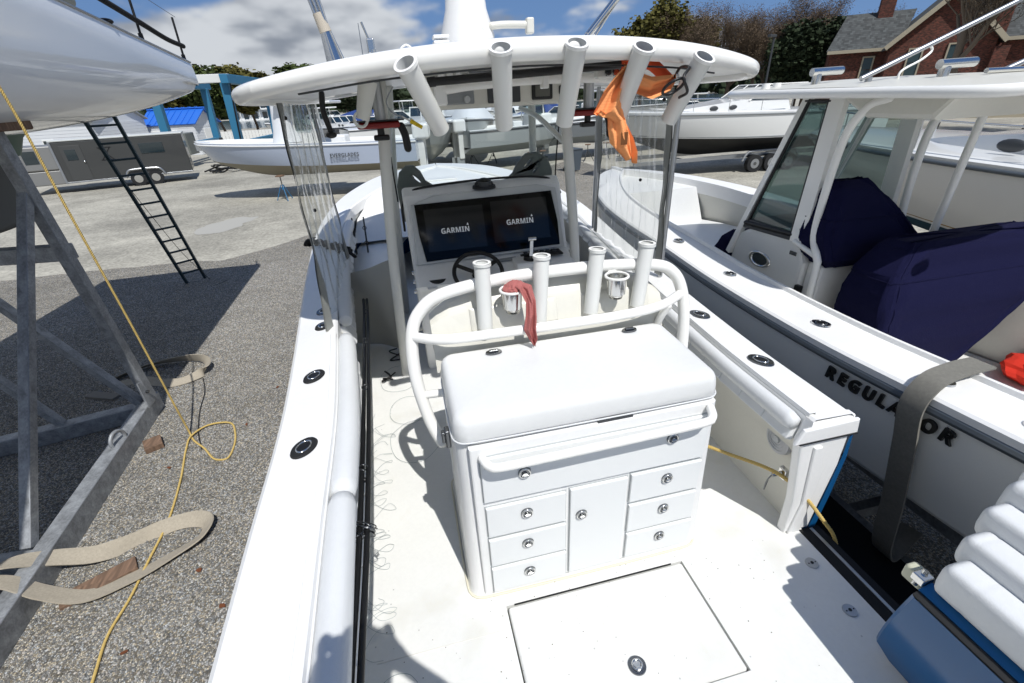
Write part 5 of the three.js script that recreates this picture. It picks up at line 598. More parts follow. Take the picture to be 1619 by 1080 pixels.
  const R = rng(8); for (let i = 0; i < 7; i++) { const p = []; for (let k = 0; k < 7; k++) { const a = k / 7 * 6.283; p.push([0.03 * Math.cos(a) * (0.6 + 0.7 * R()), 0.018 * Math.sin(a) * (0.6 + 0.7 * R())]); } const s = [[-3.0, -4.6], [-2.35, -5.2], [-2.2, -3.1], [-1.9, -2.7], [-2.5, -2.5], [-1.7, -3.9], [-2.15, -6.0]][i]; tag(obj('dead_leaf', prism(p, 0.003, 0).rotateX(-Math.PI / 2 + 0.2 * R()).rotateY(R() * 6).translate(s[0], 0.03, s[1]), S(0x6b3d22, 0.9)), 'small brown dead leaf lying on the open gravel', 'leaf', 'dead leaves on the gravel'); }
}
// ================================================================ boats in the yard and harbour
function place(o, x, y, z, ry) { o.position.set(x, y, z); o.rotation.y = ry; return o; }
function yardBoat(name, label, p, pos, ry, group) {
  const b = thing(name, label, 'boat', group), { L, B, H, k0 } = p, n = 26, rows = [], low = [];
  const hb = t => B / 2 * (t < 0.5 ? 0.93 + 0.14 * t : Math.sqrt(Math.max(0, 1 - Math.pow((t - 0.5) / 0.5, 2.4)))), sh = t => H * (1 + 0.13 * t * t), rake = L * 0.1;
  for (let i = 0; i <= n; i++) { const t = i / n, w = hb(t), s = sh(t), ch = k0 + (p.chine ?? 0.45) + 0.35 * t * t * t, z = y => L / 2 - t * L - rake * t * t * ((y - k0) / (H - k0)) + rake * 0.4; const kk = k0 + (t > 0.7 ? Math.pow((t - 0.7) / 0.3, 2) * (ch - k0) : 0); const q = [[w, s], [w * (1 - 0.03 * t), s - (s - ch) * 0.4], [w * (0.97 - 0.3 * t * t), ch]], r = [[w * (0.97 - 0.3 * t * t), ch], [w * 0.5, (kk + ch) / 2 - 0.03], [0, kk]]; rows.push([...q.map(v => [-v[0], v[1], z(v[1])]), ...[]]); low.push([...r.map(v => [-v[0], v[1], z(v[1])]), ...r.slice(0, -1).reverse().map(v => [v[0], v[1], z(v[1])])]); }
  const mir = rows.map(r => r.map(v => [-v[0], v[1], v[2]]));
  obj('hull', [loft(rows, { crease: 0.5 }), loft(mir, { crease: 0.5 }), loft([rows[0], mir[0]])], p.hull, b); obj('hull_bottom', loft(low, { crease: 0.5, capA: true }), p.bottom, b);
  obj('deck', loft(rows.map((r, i) => { const a = r[0], c = mir[i][0]; return [[a[0], a[1], a[2]], [a[0] * 0.94, a[1] + 0.03, a[2]], [a[0] * 0.9, a[1] - (p.open ? 0.05 : -0.04), a[2]], [0, a[1] + (p.open ? -0.35 : 0.1), a[2]], [c[0] * 0.9, c[1] - (p.open ? 0.05 : -0.04), c[2]], [c[0] * 0.94, c[1] + 0.03, c[2]], [c[0], c[1], c[2]]]; }), { crease: 0.5 }), M.hullWhite, b);
  obj('rub_rail', [tube(rows.map(r => [r[0][0] * 1.005, r[0][1] - 0.08, r[0][2]]), 0.035, 6, 60), tube(mir.map(r => [r[0][0] * 1.005, r[0][1] - 0.08, r[0][2]]), 0.035, 6, 60)], p.rail || M.darkGrey, b);
  if (p.stripe) obj('boot_stripe', [tube(rows.map(r => [r[2][0] * 1.005, r[2][1] + 0.06, r[2][2]]), 0.03, 6, 60), tube(mir.map(r => [r[2][0] * 1.005, r[2][1] + 0.06, r[2][2]]), 0.03, 6, 60)], p.stripe, b);
  const D = H;
  if (p.cabin) { // raked trunk cabin and windscreen
    const c = p.cabin, w = B * 0.36; obj('cabin', loft([[L * 0.12, D, w], [L * 0.1, D + 0.55 * c, w * 0.95], [-L * 0.08, D + 0.55 * c, w * 0.92], [-L * 0.3, D + 0.3 * c, w * 0.6], [-L * 0.38, D + 0.16, w * 0.25]].map(([z, y, ww]) => [[-ww - 0.1, D, z], [-ww, y, z], [ww, y, z], [ww + 0.1, D, z]]), { capA: true, capB: true, crease: 0.5 }), M.hullWhite, b);
    const ws = obj('windscreen', loft([[[-w, D + 0.5 * c, L * 0.14], [-w * 0.95, D + 1.05 * c, L * 0.17]], [[-w * 0.95, D + 0.52 * c, -L * 0.06], [-w * 0.9, D + 1.05 * c, 0.02 * L]], [[w * 0.95, D + 0.52 * c, -L * 0.06], [w * 0.9, D + 1.05 * c, 0.02 * L]], [[w, D + 0.5 * c, L * 0.14], [w * 0.95, D + 1.05 * c, L * 0.17]]], { crease: 0.4 }), p.glass || M.windowDark, b);
    obj('windscreen_frame', [-1, -0.33, 0.33, 1].map(k => rod([k * w * 0.95, D + 0.5 * c, -L * 0.062], [k * w * 0.9, D + 1.07 * c, L * 0.018], 0.025)).concat([tube([[-w * 0.95, D + 1.06 * c, L * 0.17], [-w * 0.9, D + 1.06 * c, L * 0.02], [w * 0.9, D + 1.06 * c, L * 0.02], [w * 0.95, D + 1.06 * c, L * 0.17]], 0.025, 6, 30, false, 0.1)]), M.pipe, ws);
    for (const s of [-1, 1]) for (const z of [-0.12, -0.2]) obj('porthole', new THREE.SphereGeometry(0.14, 14, 8).scale(0.3, 0.7, 1.4).translate(s * w * 0.9, D + 0.28 * c, L * z), M.darkGrey, b);
  }
  if (p.console) { const w = 0.42; obj('console', bx(-w, w, D - 0.6, D + 0.55, -0.6, 0.35, 0.08, 3), M.hullWhite, b); obj('leg', [-1, 1].flatMap(s => [rod([s * 0.5, D - 0.5, 0.4], [s * 0.55, D + 1.45, 0.3], 0.035), rod([s * 0.45, D - 0.5, -0.6], [s * 0.5, D + 1.45, -0.35], 0.035)]), M.pipe, b); obj('windscreen', loft([[[-0.48, D + 0.5, 0.2], [-0.48, D + 1.4, 0.2]], [[-0.46, D + 0.5, -0.62], [-0.48, D + 1.4, -0.38]], [[0.46, D + 0.5, -0.62], [0.48, D + 1.4, -0.38]], [[0.48, D + 0.5, 0.2], [0.48, D + 1.4, 0.2]]], { crease: 0.3 }), M.tint, b); obj('hardtop', bx(-0.95, 0.95, D + 1.44, D + 1.55, -1.0, 1.3, 0.05, 3), M.hullWhite, b); obj('seat', bx(-0.45, 0.45, D - 0.6, D + 0.25, 0.9, 1.5, 0.08, 3), M.vinyl, b); }
  if (p.wrap) obj('shrink_wrap', loft([[L / 2, 0.3], [L * 0.35, 0.9], [0, 1.15], [-L * 0.3, 0.7], [-L * 0.52, 0.1]].map(([z, h], i) => { const w = B / 2 * [1, 1.02, 1.03, 0.8, 0.1][i]; return [[-w, D - 0.2, z], [-w * 0.98, D + 0.1, z], [-w * 0.5, D + h * 0.8, z], [0, D + h, z], [w * 0.5, D + h * 0.8, z], [w * 0.98, D + 0.1, z], [w, D - 0.2, z]]; }), { capA: true, capB: true }), p.wrap, b);
  for (let i = 0; i < (p.engines || 0); i++) { const x = (i - (p.engines - 1) / 2) * 0.65; const e = obj('outboard_motor', [bx(x - 0.22, x + 0.22, D - 0.1, D + 0.55, L / 2 + 0.15, L / 2 + 0.85, 0.14, 4), bx(x - 0.1, x + 0.1, k0 - 0.1, D - 0.1, L / 2 + 0.3, L / 2 + 0.6, 0.05)], p.motor || M.hullWhite, b); obj('skeg', bx(x - 0.03, x + 0.03, k0 - 0.4, k0, L / 2 + 0.3, L / 2 + 0.75, 0.02), M.grey, e); }
  if (p.rail2) { const pts = rows.filter((r, i) => i > 10).map(r => [r[0][0] * 0.9, r[0][1] + 0.5, r[0][2]]), pm = pts.map(v => [-v[0], v[1], v[2]]); obj('bow_rail', [tube(pts, 0.018, 6, 40), tube(pm, 0.018, 6, 40), ...pts.filter((_, i) => i % 3 === 0).flatMap(v => [rod([v[0], v[1] - 0.5, v[2]], v, 0.013, 0.013, 6), rod([-v[0], v[1] - 0.5, v[2]], [-v[0], v[1], v[2]], 0.013, 0.013, 6)])], M.chrome, b); }
  if (p.mast) obj('mast', [rod([0, D, 0], [0, D + p.mast, 0.2], 0.06, 0.03, 8)], M.alu, b);
  if (p.letters) { const g = new TextGeometry(p.letters, { font: p.font, size: 0.14, depth: 0.01, curveSegments: 3 }).rotateY(-Math.PI / 2).translate(-B / 2 * 1.0 - 0.012, H - 0.5, L * 0.12); obj('lettering', g, M.darkGrey, b); }
  place(b, pos[0], pos[1] || 0, pos[2], ry); return b;
}
function jackStand(x, z, h, mat, label, group) { const s = thing('jack_stand', label, 'boat stand', group); for (let k = 0; k < 3; k++) { const a = k * 2.094 + 0.4; obj('leg', rod([0.36 * Math.cos(a), 0, 0.36 * Math.sin(a)], [0.05 * Math.cos(a), h * 0.65, 0.05 * Math.sin(a)], 0.02, 0.018, 8), mat, s); } obj('screw', rod([0, h * 0.45, 0], [0, h, 0], 0.022, 0.022, 8), M.darkGrey, s); obj('pad', bx(-0.14, 0.14, h, h + 0.05, -0.14, 0.14, 0.01), M.wood, s); obj('collar', rod([0, h * 0.45, 0], [0, h * 0.55, 0], 0.05, 0.05, 10), mat, s); place(s, x, 0, z, x); return s; }
{
  const font = await new FontLoader().loadAsync('fonts/droid/droid_sans_bold.typeface.json');
  yardBoat('motor_boat', 'lavender grey center console boat with lettered side standing on a blue jack stand', { L: 8.3, B: 2.8, H: 2.1, k0: 0.85, hull: M.hullPale, bottom: M.hullTan, open: 1, console: 1, engines: 2, rail: M.hullWhite, letters: 'EVERGLADES', font, chine: 0.42 }, [-3.5, 0, -22.6], 1.42);
  const tower = obj('upholstered_tower', loft([[2.2, 0.62], [2.6, 0.5], [3.2, 0.42], [3.7, 0.36], [3.78, 0.3]].map(([y, w]) => Array.from({ length: 16 }, (_, k) => { const a = k / 16 * 6.283; return [-4.4 + w * Math.cos(a), y, -22.4 + w * Math.sin(a) * 0.8]; })), { closeU: true, capB: true }), M.shrink); tag(tower, 'white wrapped tower standing in the lavender grey boat', 'cover');
  jackStand(-4.95, -21.7, 0.95, M.blueStand, 'blue jack stand under the lavender grey boat bow');
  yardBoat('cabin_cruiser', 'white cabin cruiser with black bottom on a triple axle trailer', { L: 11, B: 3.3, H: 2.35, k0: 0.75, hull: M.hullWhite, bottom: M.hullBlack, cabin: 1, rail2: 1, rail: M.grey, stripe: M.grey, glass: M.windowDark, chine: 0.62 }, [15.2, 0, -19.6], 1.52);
  { const t = thing('boat_trailer', 'aluminium triple axle boat trailer under the white cabin cruiser', 'trailer'); obj('frame', [bar([-5.5, 0.62, 1.0], [4.8, 0.72, 1.0], 0.08, 0.16), bar([-5.5, 0.62, -1.0], [4.8, 0.72, -1.0], 0.08, 0.16), bar([-3, 0.6, -1], [-3, 0.6, 1], 0.08, 0.12), bar([2, 0.6, -1], [2, 0.6, 1], 0.08, 0.12)], M.alu, t); for (let i = 0; i < 3; i++) { const w = obj('wheel', new THREE.CylinderGeometry(0.36, 0.36, 0.24, 28).rotateX(Math.PI / 2).translate(i * 0.82, 0.36, 1.3), M.rubber, t); obj('rim', new THREE.CylinderGeometry(0.2, 0.2, 0.25, 20).rotateX(Math.PI / 2).translate(i * 0.82, 0.36, 1.3), M.alu, w); obj('hub', new THREE.CylinderGeometry(0.07, 0.07, 0.28, 14).rotateX(Math.PI / 2).translate(i * 0.82, 0.36, 1.3), M.chromeDark, w); } obj('fender', [tube([[-0.55, 0.5, 1.3], [-0.4, 0.76, 1.3], [-0.1, 0.86, 1.3], [1.7, 0.86, 1.3], [2.0, 0.76, 1.3], [2.15, 0.5, 1.3]], 0.05, 8, 50)], M.galv, t); place(t, 15.3, 0, -19.8, -0.06); }
  yardBoat('cabin_cruiser', 'cream hulled cabin cruiser with teal bottom beyond the navy covers', { L: 12.5, B: 4.3, H: 2.15, k0: 0.55, hull: M.hullBeige, bottom: M.hullTeal, cabin: 1.15, rail2: 1, stripe: M.goldStripe, rail: M.regRail, chine: 0.45 }, [10.7, 0, -3.2], 0.06);
  // middle distance
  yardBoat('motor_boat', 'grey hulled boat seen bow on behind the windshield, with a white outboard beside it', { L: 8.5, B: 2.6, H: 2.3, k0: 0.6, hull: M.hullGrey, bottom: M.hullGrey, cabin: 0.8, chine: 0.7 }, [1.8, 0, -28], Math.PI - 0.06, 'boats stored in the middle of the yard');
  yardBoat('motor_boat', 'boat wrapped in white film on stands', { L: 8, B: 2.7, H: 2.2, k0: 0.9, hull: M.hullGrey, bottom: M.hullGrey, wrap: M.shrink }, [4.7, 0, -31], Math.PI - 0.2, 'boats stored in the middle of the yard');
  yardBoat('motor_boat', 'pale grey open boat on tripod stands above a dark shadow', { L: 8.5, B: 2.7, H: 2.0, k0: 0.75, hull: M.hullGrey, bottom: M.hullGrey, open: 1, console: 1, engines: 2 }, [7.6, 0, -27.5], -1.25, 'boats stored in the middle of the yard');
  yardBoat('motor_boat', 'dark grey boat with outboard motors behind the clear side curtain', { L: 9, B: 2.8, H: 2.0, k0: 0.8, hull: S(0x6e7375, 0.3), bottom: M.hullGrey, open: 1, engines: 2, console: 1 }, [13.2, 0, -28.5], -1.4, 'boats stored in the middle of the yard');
  const G = 'boats moored and stored far across the harbour', kinds = [['white cabin boat far across the yard', M.hullWhite, { cabin: 0.9 }], ['white center console boat far across the yard', M.hullWhite, { console: 1, open: 1, engines: 2 }], ['dark blue hulled boat far across the yard', M.hullBlueDark, { cabin: 0.8 }], ['blue tarpaulin covered boat far across the yard', M.tarpBlue, { wrap: M.tarpBlue }], ['small sailing boat with bare mast across the harbour', M.hullWhite, { cabin: 0.6, mast: 7.5 }], ['white film wrapped boat far across the yard', M.hullWhite, { wrap: M.shrink }]];
  const protos = kinds.map(() => null), R = rng(12);
  const spots = [[-9, -60], [-6.5, -52], [-4, -44], [-3.6, -58], [-1.8, -47], [-1.2, -62], [0.6, -40], [1.5, -54], [3.6, -47], [5.2, -63], [6.8, -41], [7.5, -52], [10, -45], [12, -58], [13, -39], [15.5, -50], [18, -44], [19, -62], [22, -36], [24, -50], [3, -70], [-3, -72], [9, -72], [16, -74], [-8, -74], [27, -42]];
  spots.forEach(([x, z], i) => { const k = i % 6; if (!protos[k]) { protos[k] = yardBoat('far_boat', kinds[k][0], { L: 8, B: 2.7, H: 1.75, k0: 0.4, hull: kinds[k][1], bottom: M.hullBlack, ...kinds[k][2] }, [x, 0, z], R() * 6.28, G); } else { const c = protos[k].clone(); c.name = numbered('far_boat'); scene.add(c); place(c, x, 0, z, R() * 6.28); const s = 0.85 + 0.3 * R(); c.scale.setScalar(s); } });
  for (const [x, z] of [[6.6, -24.2], [7.35, -24.6], [10.4, -26], [11.6, -26.2], [12.8, -26.4], [4.2, -28.5], [5.4, -28.2]]) jackStand(x, z, 0.85, M.darkGrey, 'dark tripod stand under a stored boat in the yard', 'tripod stands under the stored boats');
  const bin = thing('wheelie_bin', 'grey wheeled rubbish bin standing beyond the console', 'bin'); obj('body', loft([[0.08, 0.24, 0.28], [1.0, 0.3, 0.36]].map(([y, w, d]) => [[-w, y, -d], [w, y, -d], [w, y, d], [-w, y, d]]), { closeU: true, capA: true, crease: 0.3 }), S(0x4d565f, 0.6), bin); obj('lid', bx(-0.33, 0.33, 1.0, 1.08, -0.4, 0.38, 0.03), S(0x3f474f, 0.6), bin); for (const s of [-1, 1]) obj('wheel', new THREE.CylinderGeometry(0.1, 0.1, 0.06, 16).rotateZ(Math.PI / 2).translate(s * 0.26, 0.1, -0.32), M.rubber, bin); place(bin, 8.35, 0, -22.8, 0.3);
}
// ================================================================ enclosed trailer, travel lift, sheds
{
  const t = thing('enclosed_trailer', 'dark grey enclosed trailer with silver nose and tandem wheels', 'trailer');
  obj('body', bx(-1.5, 4.2, 0.5, 2.45, -1.1, 1.1, 0.06), M.trailer, t); obj('nose', [bx(-3.1, -1.52, 1.15, 2.3, -1.08, 1.08, 0.08), bx(-3.1, -1.52, 0.45, 1.13, -1.05, 1.05, 0.05)], S(0x8b8b89, 0.4, { metalness: 0.4 }), t); obj('roof', bx(-1.55, 4.25, 2.45, 2.53, -1.13, 1.13, 0.03), S(0xbfc2c0, 0.5), t); obj('trim_strip', [bx(-1.56, -1.46, 0.45, 2.45, 1.08, 1.13, 0.01), bx(-1.5, 4.2, 0.46, 0.53, 1.09, 1.13, 0.01)], M.alu, t);
  const d = obj('door', bx(-1.2, -0.35, 0.56, 2.25, 1.1, 1.125, 0.01), S(0x434443, 0.45), t); obj('door_window', bx(-1.05, -0.6, 1.55, 2.05, 1.125, 1.14, 0.05), M.windowDark, d); obj('door_latch', new THREE.SphereGeometry(0.06, 10, 8).translate(-0.4, 1.45, 1.13), M.chrome, d); obj('side_window', bx(2.1, 3.2, 1.6, 2.1, 1.1, 1.125, 0.05), M.windowDark, t); obj('nose_window', bx(-2.75, -2.2, 1.5, 2.1, 1.08, 1.1, 0.08), M.windowDark, t);
  obj('emblem', [bar([0.35, 2.05, 1.11], [0.85, 1.45, 1.11], 0.02, 0.03), bar([0.85, 2.05, 1.11], [0.35, 1.45, 1.11], 0.02, 0.03), bar([0.3, 2.05, 1.11], [0.9, 2.05, 1.11], 0.02, 0.03), bar([0.3, 1.45, 1.11], [0.9, 1.45, 1.11], 0.02, 0.03)], M.black, t);
  for (const x of [1.55, 2.35]) { const w = obj('wheel', new THREE.CylinderGeometry(0.36, 0.36, 0.22, 26).rotateX(Math.PI / 2).translate(x, 0.36, 1.05), M.rubber, t); obj('rim', new THREE.CylinderGeometry(0.2, 0.2, 0.23, 18).rotateX(Math.PI / 2).translate(x, 0.36, 1.05), M.chrome, w); } obj('fender', tube([[1.05, 0.5, 1.15], [1.2, 0.78, 1.15], [1.5, 0.85, 1.15], [2.4, 0.85, 1.15], [2.7, 0.78, 1.15], [2.85, 0.5, 1.15]], 0.06, 8, 40), M.alu, t); place(t, -16.0, 0, -31.2, 0.3);
  const g = thing('travel_lift', 'blue steel travel lift gantry standing in the yard', 'gantry');
  const legs = [[-10.6, -38.5], [-9.9, -47], [-15.0, -38.5], [-14.6, -47]]; for (const [x, z] of legs) { obj('leg', bar([x - 0.2, 0.9, z], [x, 5.1, z], 0.55, 0.5, [1, 0, 0]), M.gantry, g); const w = obj('wheel', new THREE.CylinderGeometry(0.75, 0.75, 0.55, 26).rotateZ(Math.PI / 2).translate(x - 0.2, 0.75, z), M.rubber, g); obj('rim', new THREE.CylinderGeometry(0.4, 0.4, 0.57, 20).rotateZ(Math.PI / 2).translate(x - 0.2, 0.75, z), S(0x8a8a86, 0.6), w); }
  obj('side_beam', bar([-10.4, 5.3, -37.8], [-9.8, 5.3, -48], 0.5, 0.55), M.gantry, g); obj('side_beam', bar([-15.0, 5.3, -37.8], [-14.6, 5.3, -48], 0.5, 0.55), M.gantry, g); obj('top_beam', bar([-15.2, 5.35, -38.4], [-10.2, 5.35, -38.4], 0.4, 0.5), S(0xd8dad8, 0.6), g); obj('lower_beam', [bar([-15.1, 1.3, -38.5], [-14.7, 1.3, -47], 0.35, 0.4), bar([-10.8, 1.3, -38.5], [-10.1, 1.3, -47], 0.35, 0.4)], M.gantry, g);
  obj('engine_house', [bx(-15.6, -14.2, 0.8, 2.2, -40.5, -38.9, 0.05)], S(0x6d716c, 0.6), g); obj('hoist_hose', [tube([[-15, 5.5, -38.3], [-13.5, 5.62, -38.3], [-12, 5.55, -38.3], [-10.6, 5.6, -38.3], [-10.2, 5.2, -38.2], [-10.4, 3.5, -38.2], [-10.6, 1.4, -38.2]], 0.05, 6, 60)], M.black, g);
  const hose = []; const R = rng(4); for (let k = 0; k < 7; k++) { const p = []; for (let i = 0; i < 9; i++) p.push([-11.8 + 0.7 * i + 0.8 * (R() - 0.5), 0.06 + 0.5 * R() * R(), -33.5 - 1.8 * R()]); tag(obj('yard_hose', tube(p, 0.05, 6, 60), M.black), 'black hose lying tangled on the yard in front of the travel lift', 'hose', 'hoses on the yard'); }
  // buildings: boards are built one by one on the shed faces
  const shed = (name, label, W, Dp, h, rh, wall, roofM, pos, ry) => { const s = thing(name, label, 'shed'); obj('wall', [bx(-W / 2, W / 2, 0, h, -Dp / 2, Dp / 2, 0)], wall, s); obj('gable', [prism([[-Dp / 2, 0], [Dp / 2, 0], [0, rh]], 0.1, 0).rotateY(Math.PI / 2).translate(W / 2 - 0.1, h, 0), prism([[-Dp / 2, 0], [Dp / 2, 0], [0, rh]], 0.1, 0).rotateY(Math.PI / 2).translate(-W / 2, h, 0)], wall, s); for (let y = 0.22; y < h; y += 0.22) { obj('board', bx(-W / 2, W / 2, y - 0.2, y, Dp / 2, Dp / 2 + 0.03, 0.004, 1), wall, s); obj('board', bx(W / 2, W / 2 + 0.03, y - 0.2, y, -Dp / 2, Dp / 2, 0.004, 1), wall, s); } const sl = Math.hypot(Dp / 2 + 0.3, rh); for (const q of [-1, 1]) { const a = q * Math.atan2(rh, Dp / 2); const r = obj('roof', new THREE.BoxGeometry(W + 0.6, 0.08, sl + 0.1).rotateX(a).translate(0, h + rh / 2 + 0.02, q * Dp / 4), roofM, s); for (let x = -W / 2; x <= W / 2; x += 0.6) obj('roof_rib', new THREE.BoxGeometry(0.07, 0.06, sl + 0.1).rotateX(a).translate(x, h + rh / 2 + 0.08, q * Dp / 4), roofM, r); } const dr = obj('door', bx(W / 2 + 0.03, W / 2 + 0.08, 0, 2.1, -0.6, 0.6, 0.01), M.fenceW, s); obj('handle', bx(W / 2 + 0.08, W / 2 + 0.12, 1, 1.15, 0.4, 0.45, 0.01), M.black, dr); for (const x of [-W * 0.28, W * 0.05]) { const w = obj('window', bx(x - 0.45, x + 0.45, 1.1, 2.1, Dp / 2 + 0.03, Dp / 2 + 0.08, 0.01), M.fenceW, s); obj('pane', bx(x - 0.37, x + 0.37, 1.18, 2.02, Dp / 2 + 0.08, Dp / 2 + 0.09, 0), M.windowDark, w); } place(s, pos[0], 0, pos[1], ry); return s; };
  shed('shed', 'white boarded shed with bright blue ribbed roof behind the travel lift', 4.6, 3.6, 2.6, 1.1, M.siding, M.roofBlue, [-19.0, -52], -0.25); shed('boat_house', 'long pale boarded house with grey roof behind the enclosed trailer', 8, 6, 3.2, 1.6, M.siding, S(0x9b9d9c, 0.6), [-25.6, -48], -0.2);
  const fe = thing('picket_fence', 'white board fence beyond the travel lift', 'fence'); for (let i = 0; i < 30; i++) obj('board', bx(i * 0.3, i * 0.3 + 0.27, 0.1, 1.7, -0.02, 0.02, 0.003, 1), M.fenceW, fe); obj('rail', [bx(0, 9, 0.5, 0.6, -0.07, -0.02, 0.003), bx(0, 9, 1.3, 1.4, -0.07, -0.02, 0.003)], M.fenceW, fe); place(fe, -16.2, 0, -52, -0.05);
  const h = thing('hotel', 'white three storey hotel with balconies far across the harbour', 'building'); obj('wall', bx(-10, 10, 0, 9, -5, 5, 0), M.siding, h); obj('roof', loft([[[-10.6, 9, 5.6], [10.6, 9, 5.6]], [[-7, 11.4, 0], [7, 11.4, 0]], [[-10.6, 9, -5.6], [10.6, 9, -5.6]]]), S(0x7a7c7c, 0.8), h); for (let f = 0; f < 3; f++) { obj('balcony', bx(-10, 10, f * 3 + 0.0, f * 3 + 0.25, 5, 6.4, 0), M.fenceW, h); for (let i = 0; i < 7; i++) { const x = -8.4 + i * 2.8, w = obj('window', bx(x - 0.7, x + 0.7, f * 3 + 0.5, f * 3 + 2.4, 5.0, 5.08, 0), M.windowDark, h); obj('column', bx(x + 1.3, x + 1.5, f * 3 + 0.25, f * 3 + 3, 6.1, 6.3, 0), M.fenceW, h); } } place(h, -41, 0, -185, 0.12);
}
// ================================================================ brick house on the right
{
  const brickT = tex(512, (u, v, i, j) => { const row = Math.floor(j / 16), col = Math.floor((i + (row & 1) * 20) / 40), m = (j % 16) < 2 || ((i + (row & 1) * 20) % 40) < 2, s = 0.7 + 0.6 * hash3(col % 13, row % 32, 6), n = 0.9 + 0.2 * pf(u, v, 40, 3, 2); return m ? [86 * n, 76 * n, 68 * n] : [88 * s * n, 48 * s * n, 38 * s * n]; }, true, 0.42);  // brick tone darkened all over, standing in for shade on the walls
  const br = new THREE.MeshStandardMaterial({ map: brickT, roughness: 0.95 }), sl = S(0x5a6664, 0.85);
  const slateT = tex(256, (u, v, i, j) => { const row = Math.floor(j / 16), c = Math.floor((i + (row & 1) * 12) / 24), s = 72 * (0.8 + 0.4 * hash3(c, row, 8)) * ((j % 16) < 2 ? 0.75 : 1); return [s * 0.96, s * 1.0, s]; }, true, 0.35); sl.map = slateT; sl.color.set(0xffffff);
  const h = thing('brick_house', 'red brick house, its brick colour darkened for shade, with slate gable roof behind bare trees', 'house');
  obj('wall', [prism([[-4, 0], [4, 0], [4, 5.2], [0, 9.1], [-4, 5.2]], 8, 0).translate(0, 0, -8), bx(-9, -4, 0, 5.0, -8, -2, 0), bx(4, 16, 0, 5.2, -8, -1.5, 0)], br, h);
  const roof = obj('roof', [-1, 1].map(s => bar([s * 2.15, 7.25, 0.5], [s * 2.15, 7.25, -8.2], 6.1, 0.2, [s * -0.7 * -1, 0.72, 0])), sl, h); roof.geometry.dispose(); roof.geometry = boxUV(prep(merge([loft([[[-4.5, 4.85, 0.5], [-4.5, 4.85, -8]], [[0, 9.25, 0.5], [0, 9.25, -8]], [[4.5, 4.85, 0.5], [4.5, 4.85, -8]], [[4.5, 4.65, 0.5], [4.5, 4.65, -8]], [[0, 9.05, 0.5], [0, 9.05, -8]], [[-4.5, 4.65, 0.5], [-4.5, 4.65, -8]], [[-4.5, 4.85, 0.5], [-4.5, 4.85, -8]]], { crease: 0.3 })])));
  obj('wing_roof', [loft([[[-9.4, 4.95, -1.5], [-3.2, 4.95, -1.5]], [[-8, 8.4, -5], [-2, 8.4, -5]], [[-9.4, 4.95, -8.5], [-3.2, 4.95, -8.5]]], { crease: 0.3 })], sl, h); obj('wing_roof', [loft([[[3.4, 5.1, -1.0], [16.5, 5.1, -1.0]], [[1.5, 9.4, -5], [15, 9.4, -5]], [[3.4, 5.1, -8.5], [16.5, 5.1, -8.5]]], { crease: 0.3 })], sl, h);
  obj('bargeboard', [bar([-4.55, 4.8, 0.55], [0, 9.2, 0.55], 0.12, 0.4), bar([4.55, 4.8, 0.55], [0, 9.2, 0.55], 0.12, 0.4), bar([-9.3, 4.85, -1.45], [-4, 4.85, -1.45], 0.1, 0.3), bar([4, 5.0, -0.95], [16, 5.0, -0.95], 0.1, 0.3)], M.trim, h);
  const win = (x, y, w, hh, z) => { const f = obj('window', [bx(x - w / 2 - 0.13, x + w / 2 + 0.13, y - 0.13, y, z, z + 0.12, 0), bx(x - w / 2 - 0.13, x + w / 2 + 0.13, y + hh, y + hh + 0.13, z, z + 0.12, 0), bx(x - w / 2 - 0.13, x - w / 2, y, y + hh, z, z + 0.12, 0), bx(x + w / 2, x + w / 2 + 0.13, y, y + hh, z, z + 0.12, 0)], M.trim, h); for (const k of [0, 1]) obj('pane', bx(x - w / 2, x + w / 2, y + k * hh / 2 + 0.03, y + (k + 1) * hh / 2 - 0.03, z + 0.02, z + 0.05, 0), S(0x39484a, 0.15), f); };
  win(-1.9, 2.3, 0.95, 2.3, 0); win(1.1, 2.5, 0.95, 2.3, 0); win(-5.4, 2.0, 0.8, 2.2, -2); win(9, 2.4, 0.9, 2.1, -1.5); win(12.5, 2.4, 0.9, 2.1, -1.5);
  obj('chimney', [bx(-5.3, -4.0, 6, 11, -5.5, -4.4, 0.03)], br, h); obj('chimney', [bx(3.3, 4.6, 4, 11.5, -1.8, -0.8, 0.03)], br, h); obj('corner_pier', [bx(3.9, 5.0, 0, 4.4, -0.6, 0.4, 0.02)], br, h); obj('dormer', prism([[-1.2, 0], [1.2, 0], [0, 1.4]], 1.2, 0).translate(9, 6.2, -4), M.trim, h);
  obj('foundation', bx(-9.2, 16.2, -1.7, -0.002, -8.2, 0.3, 0.02), M.trim, h); place(h, 45.2, 1.4, -35.5, -0.7); h.scale.setScalar(0.86);
  const lp = thing('lamp_post', 'tall dark lamp post standing among the bare trees', 'lamp post'); obj('pole', rod([0, 0, 0], [0, 7.0, 0], 0.1, 0.08, 10), M.darkGrey, lp); obj('lamp_head', [bx(-0.9, 0.1, 6.85, 7.05, -0.15, 0.15, 0.03)], M.darkGrey, lp); place(lp, 33.0, 0, -40.5, 0.4);
}
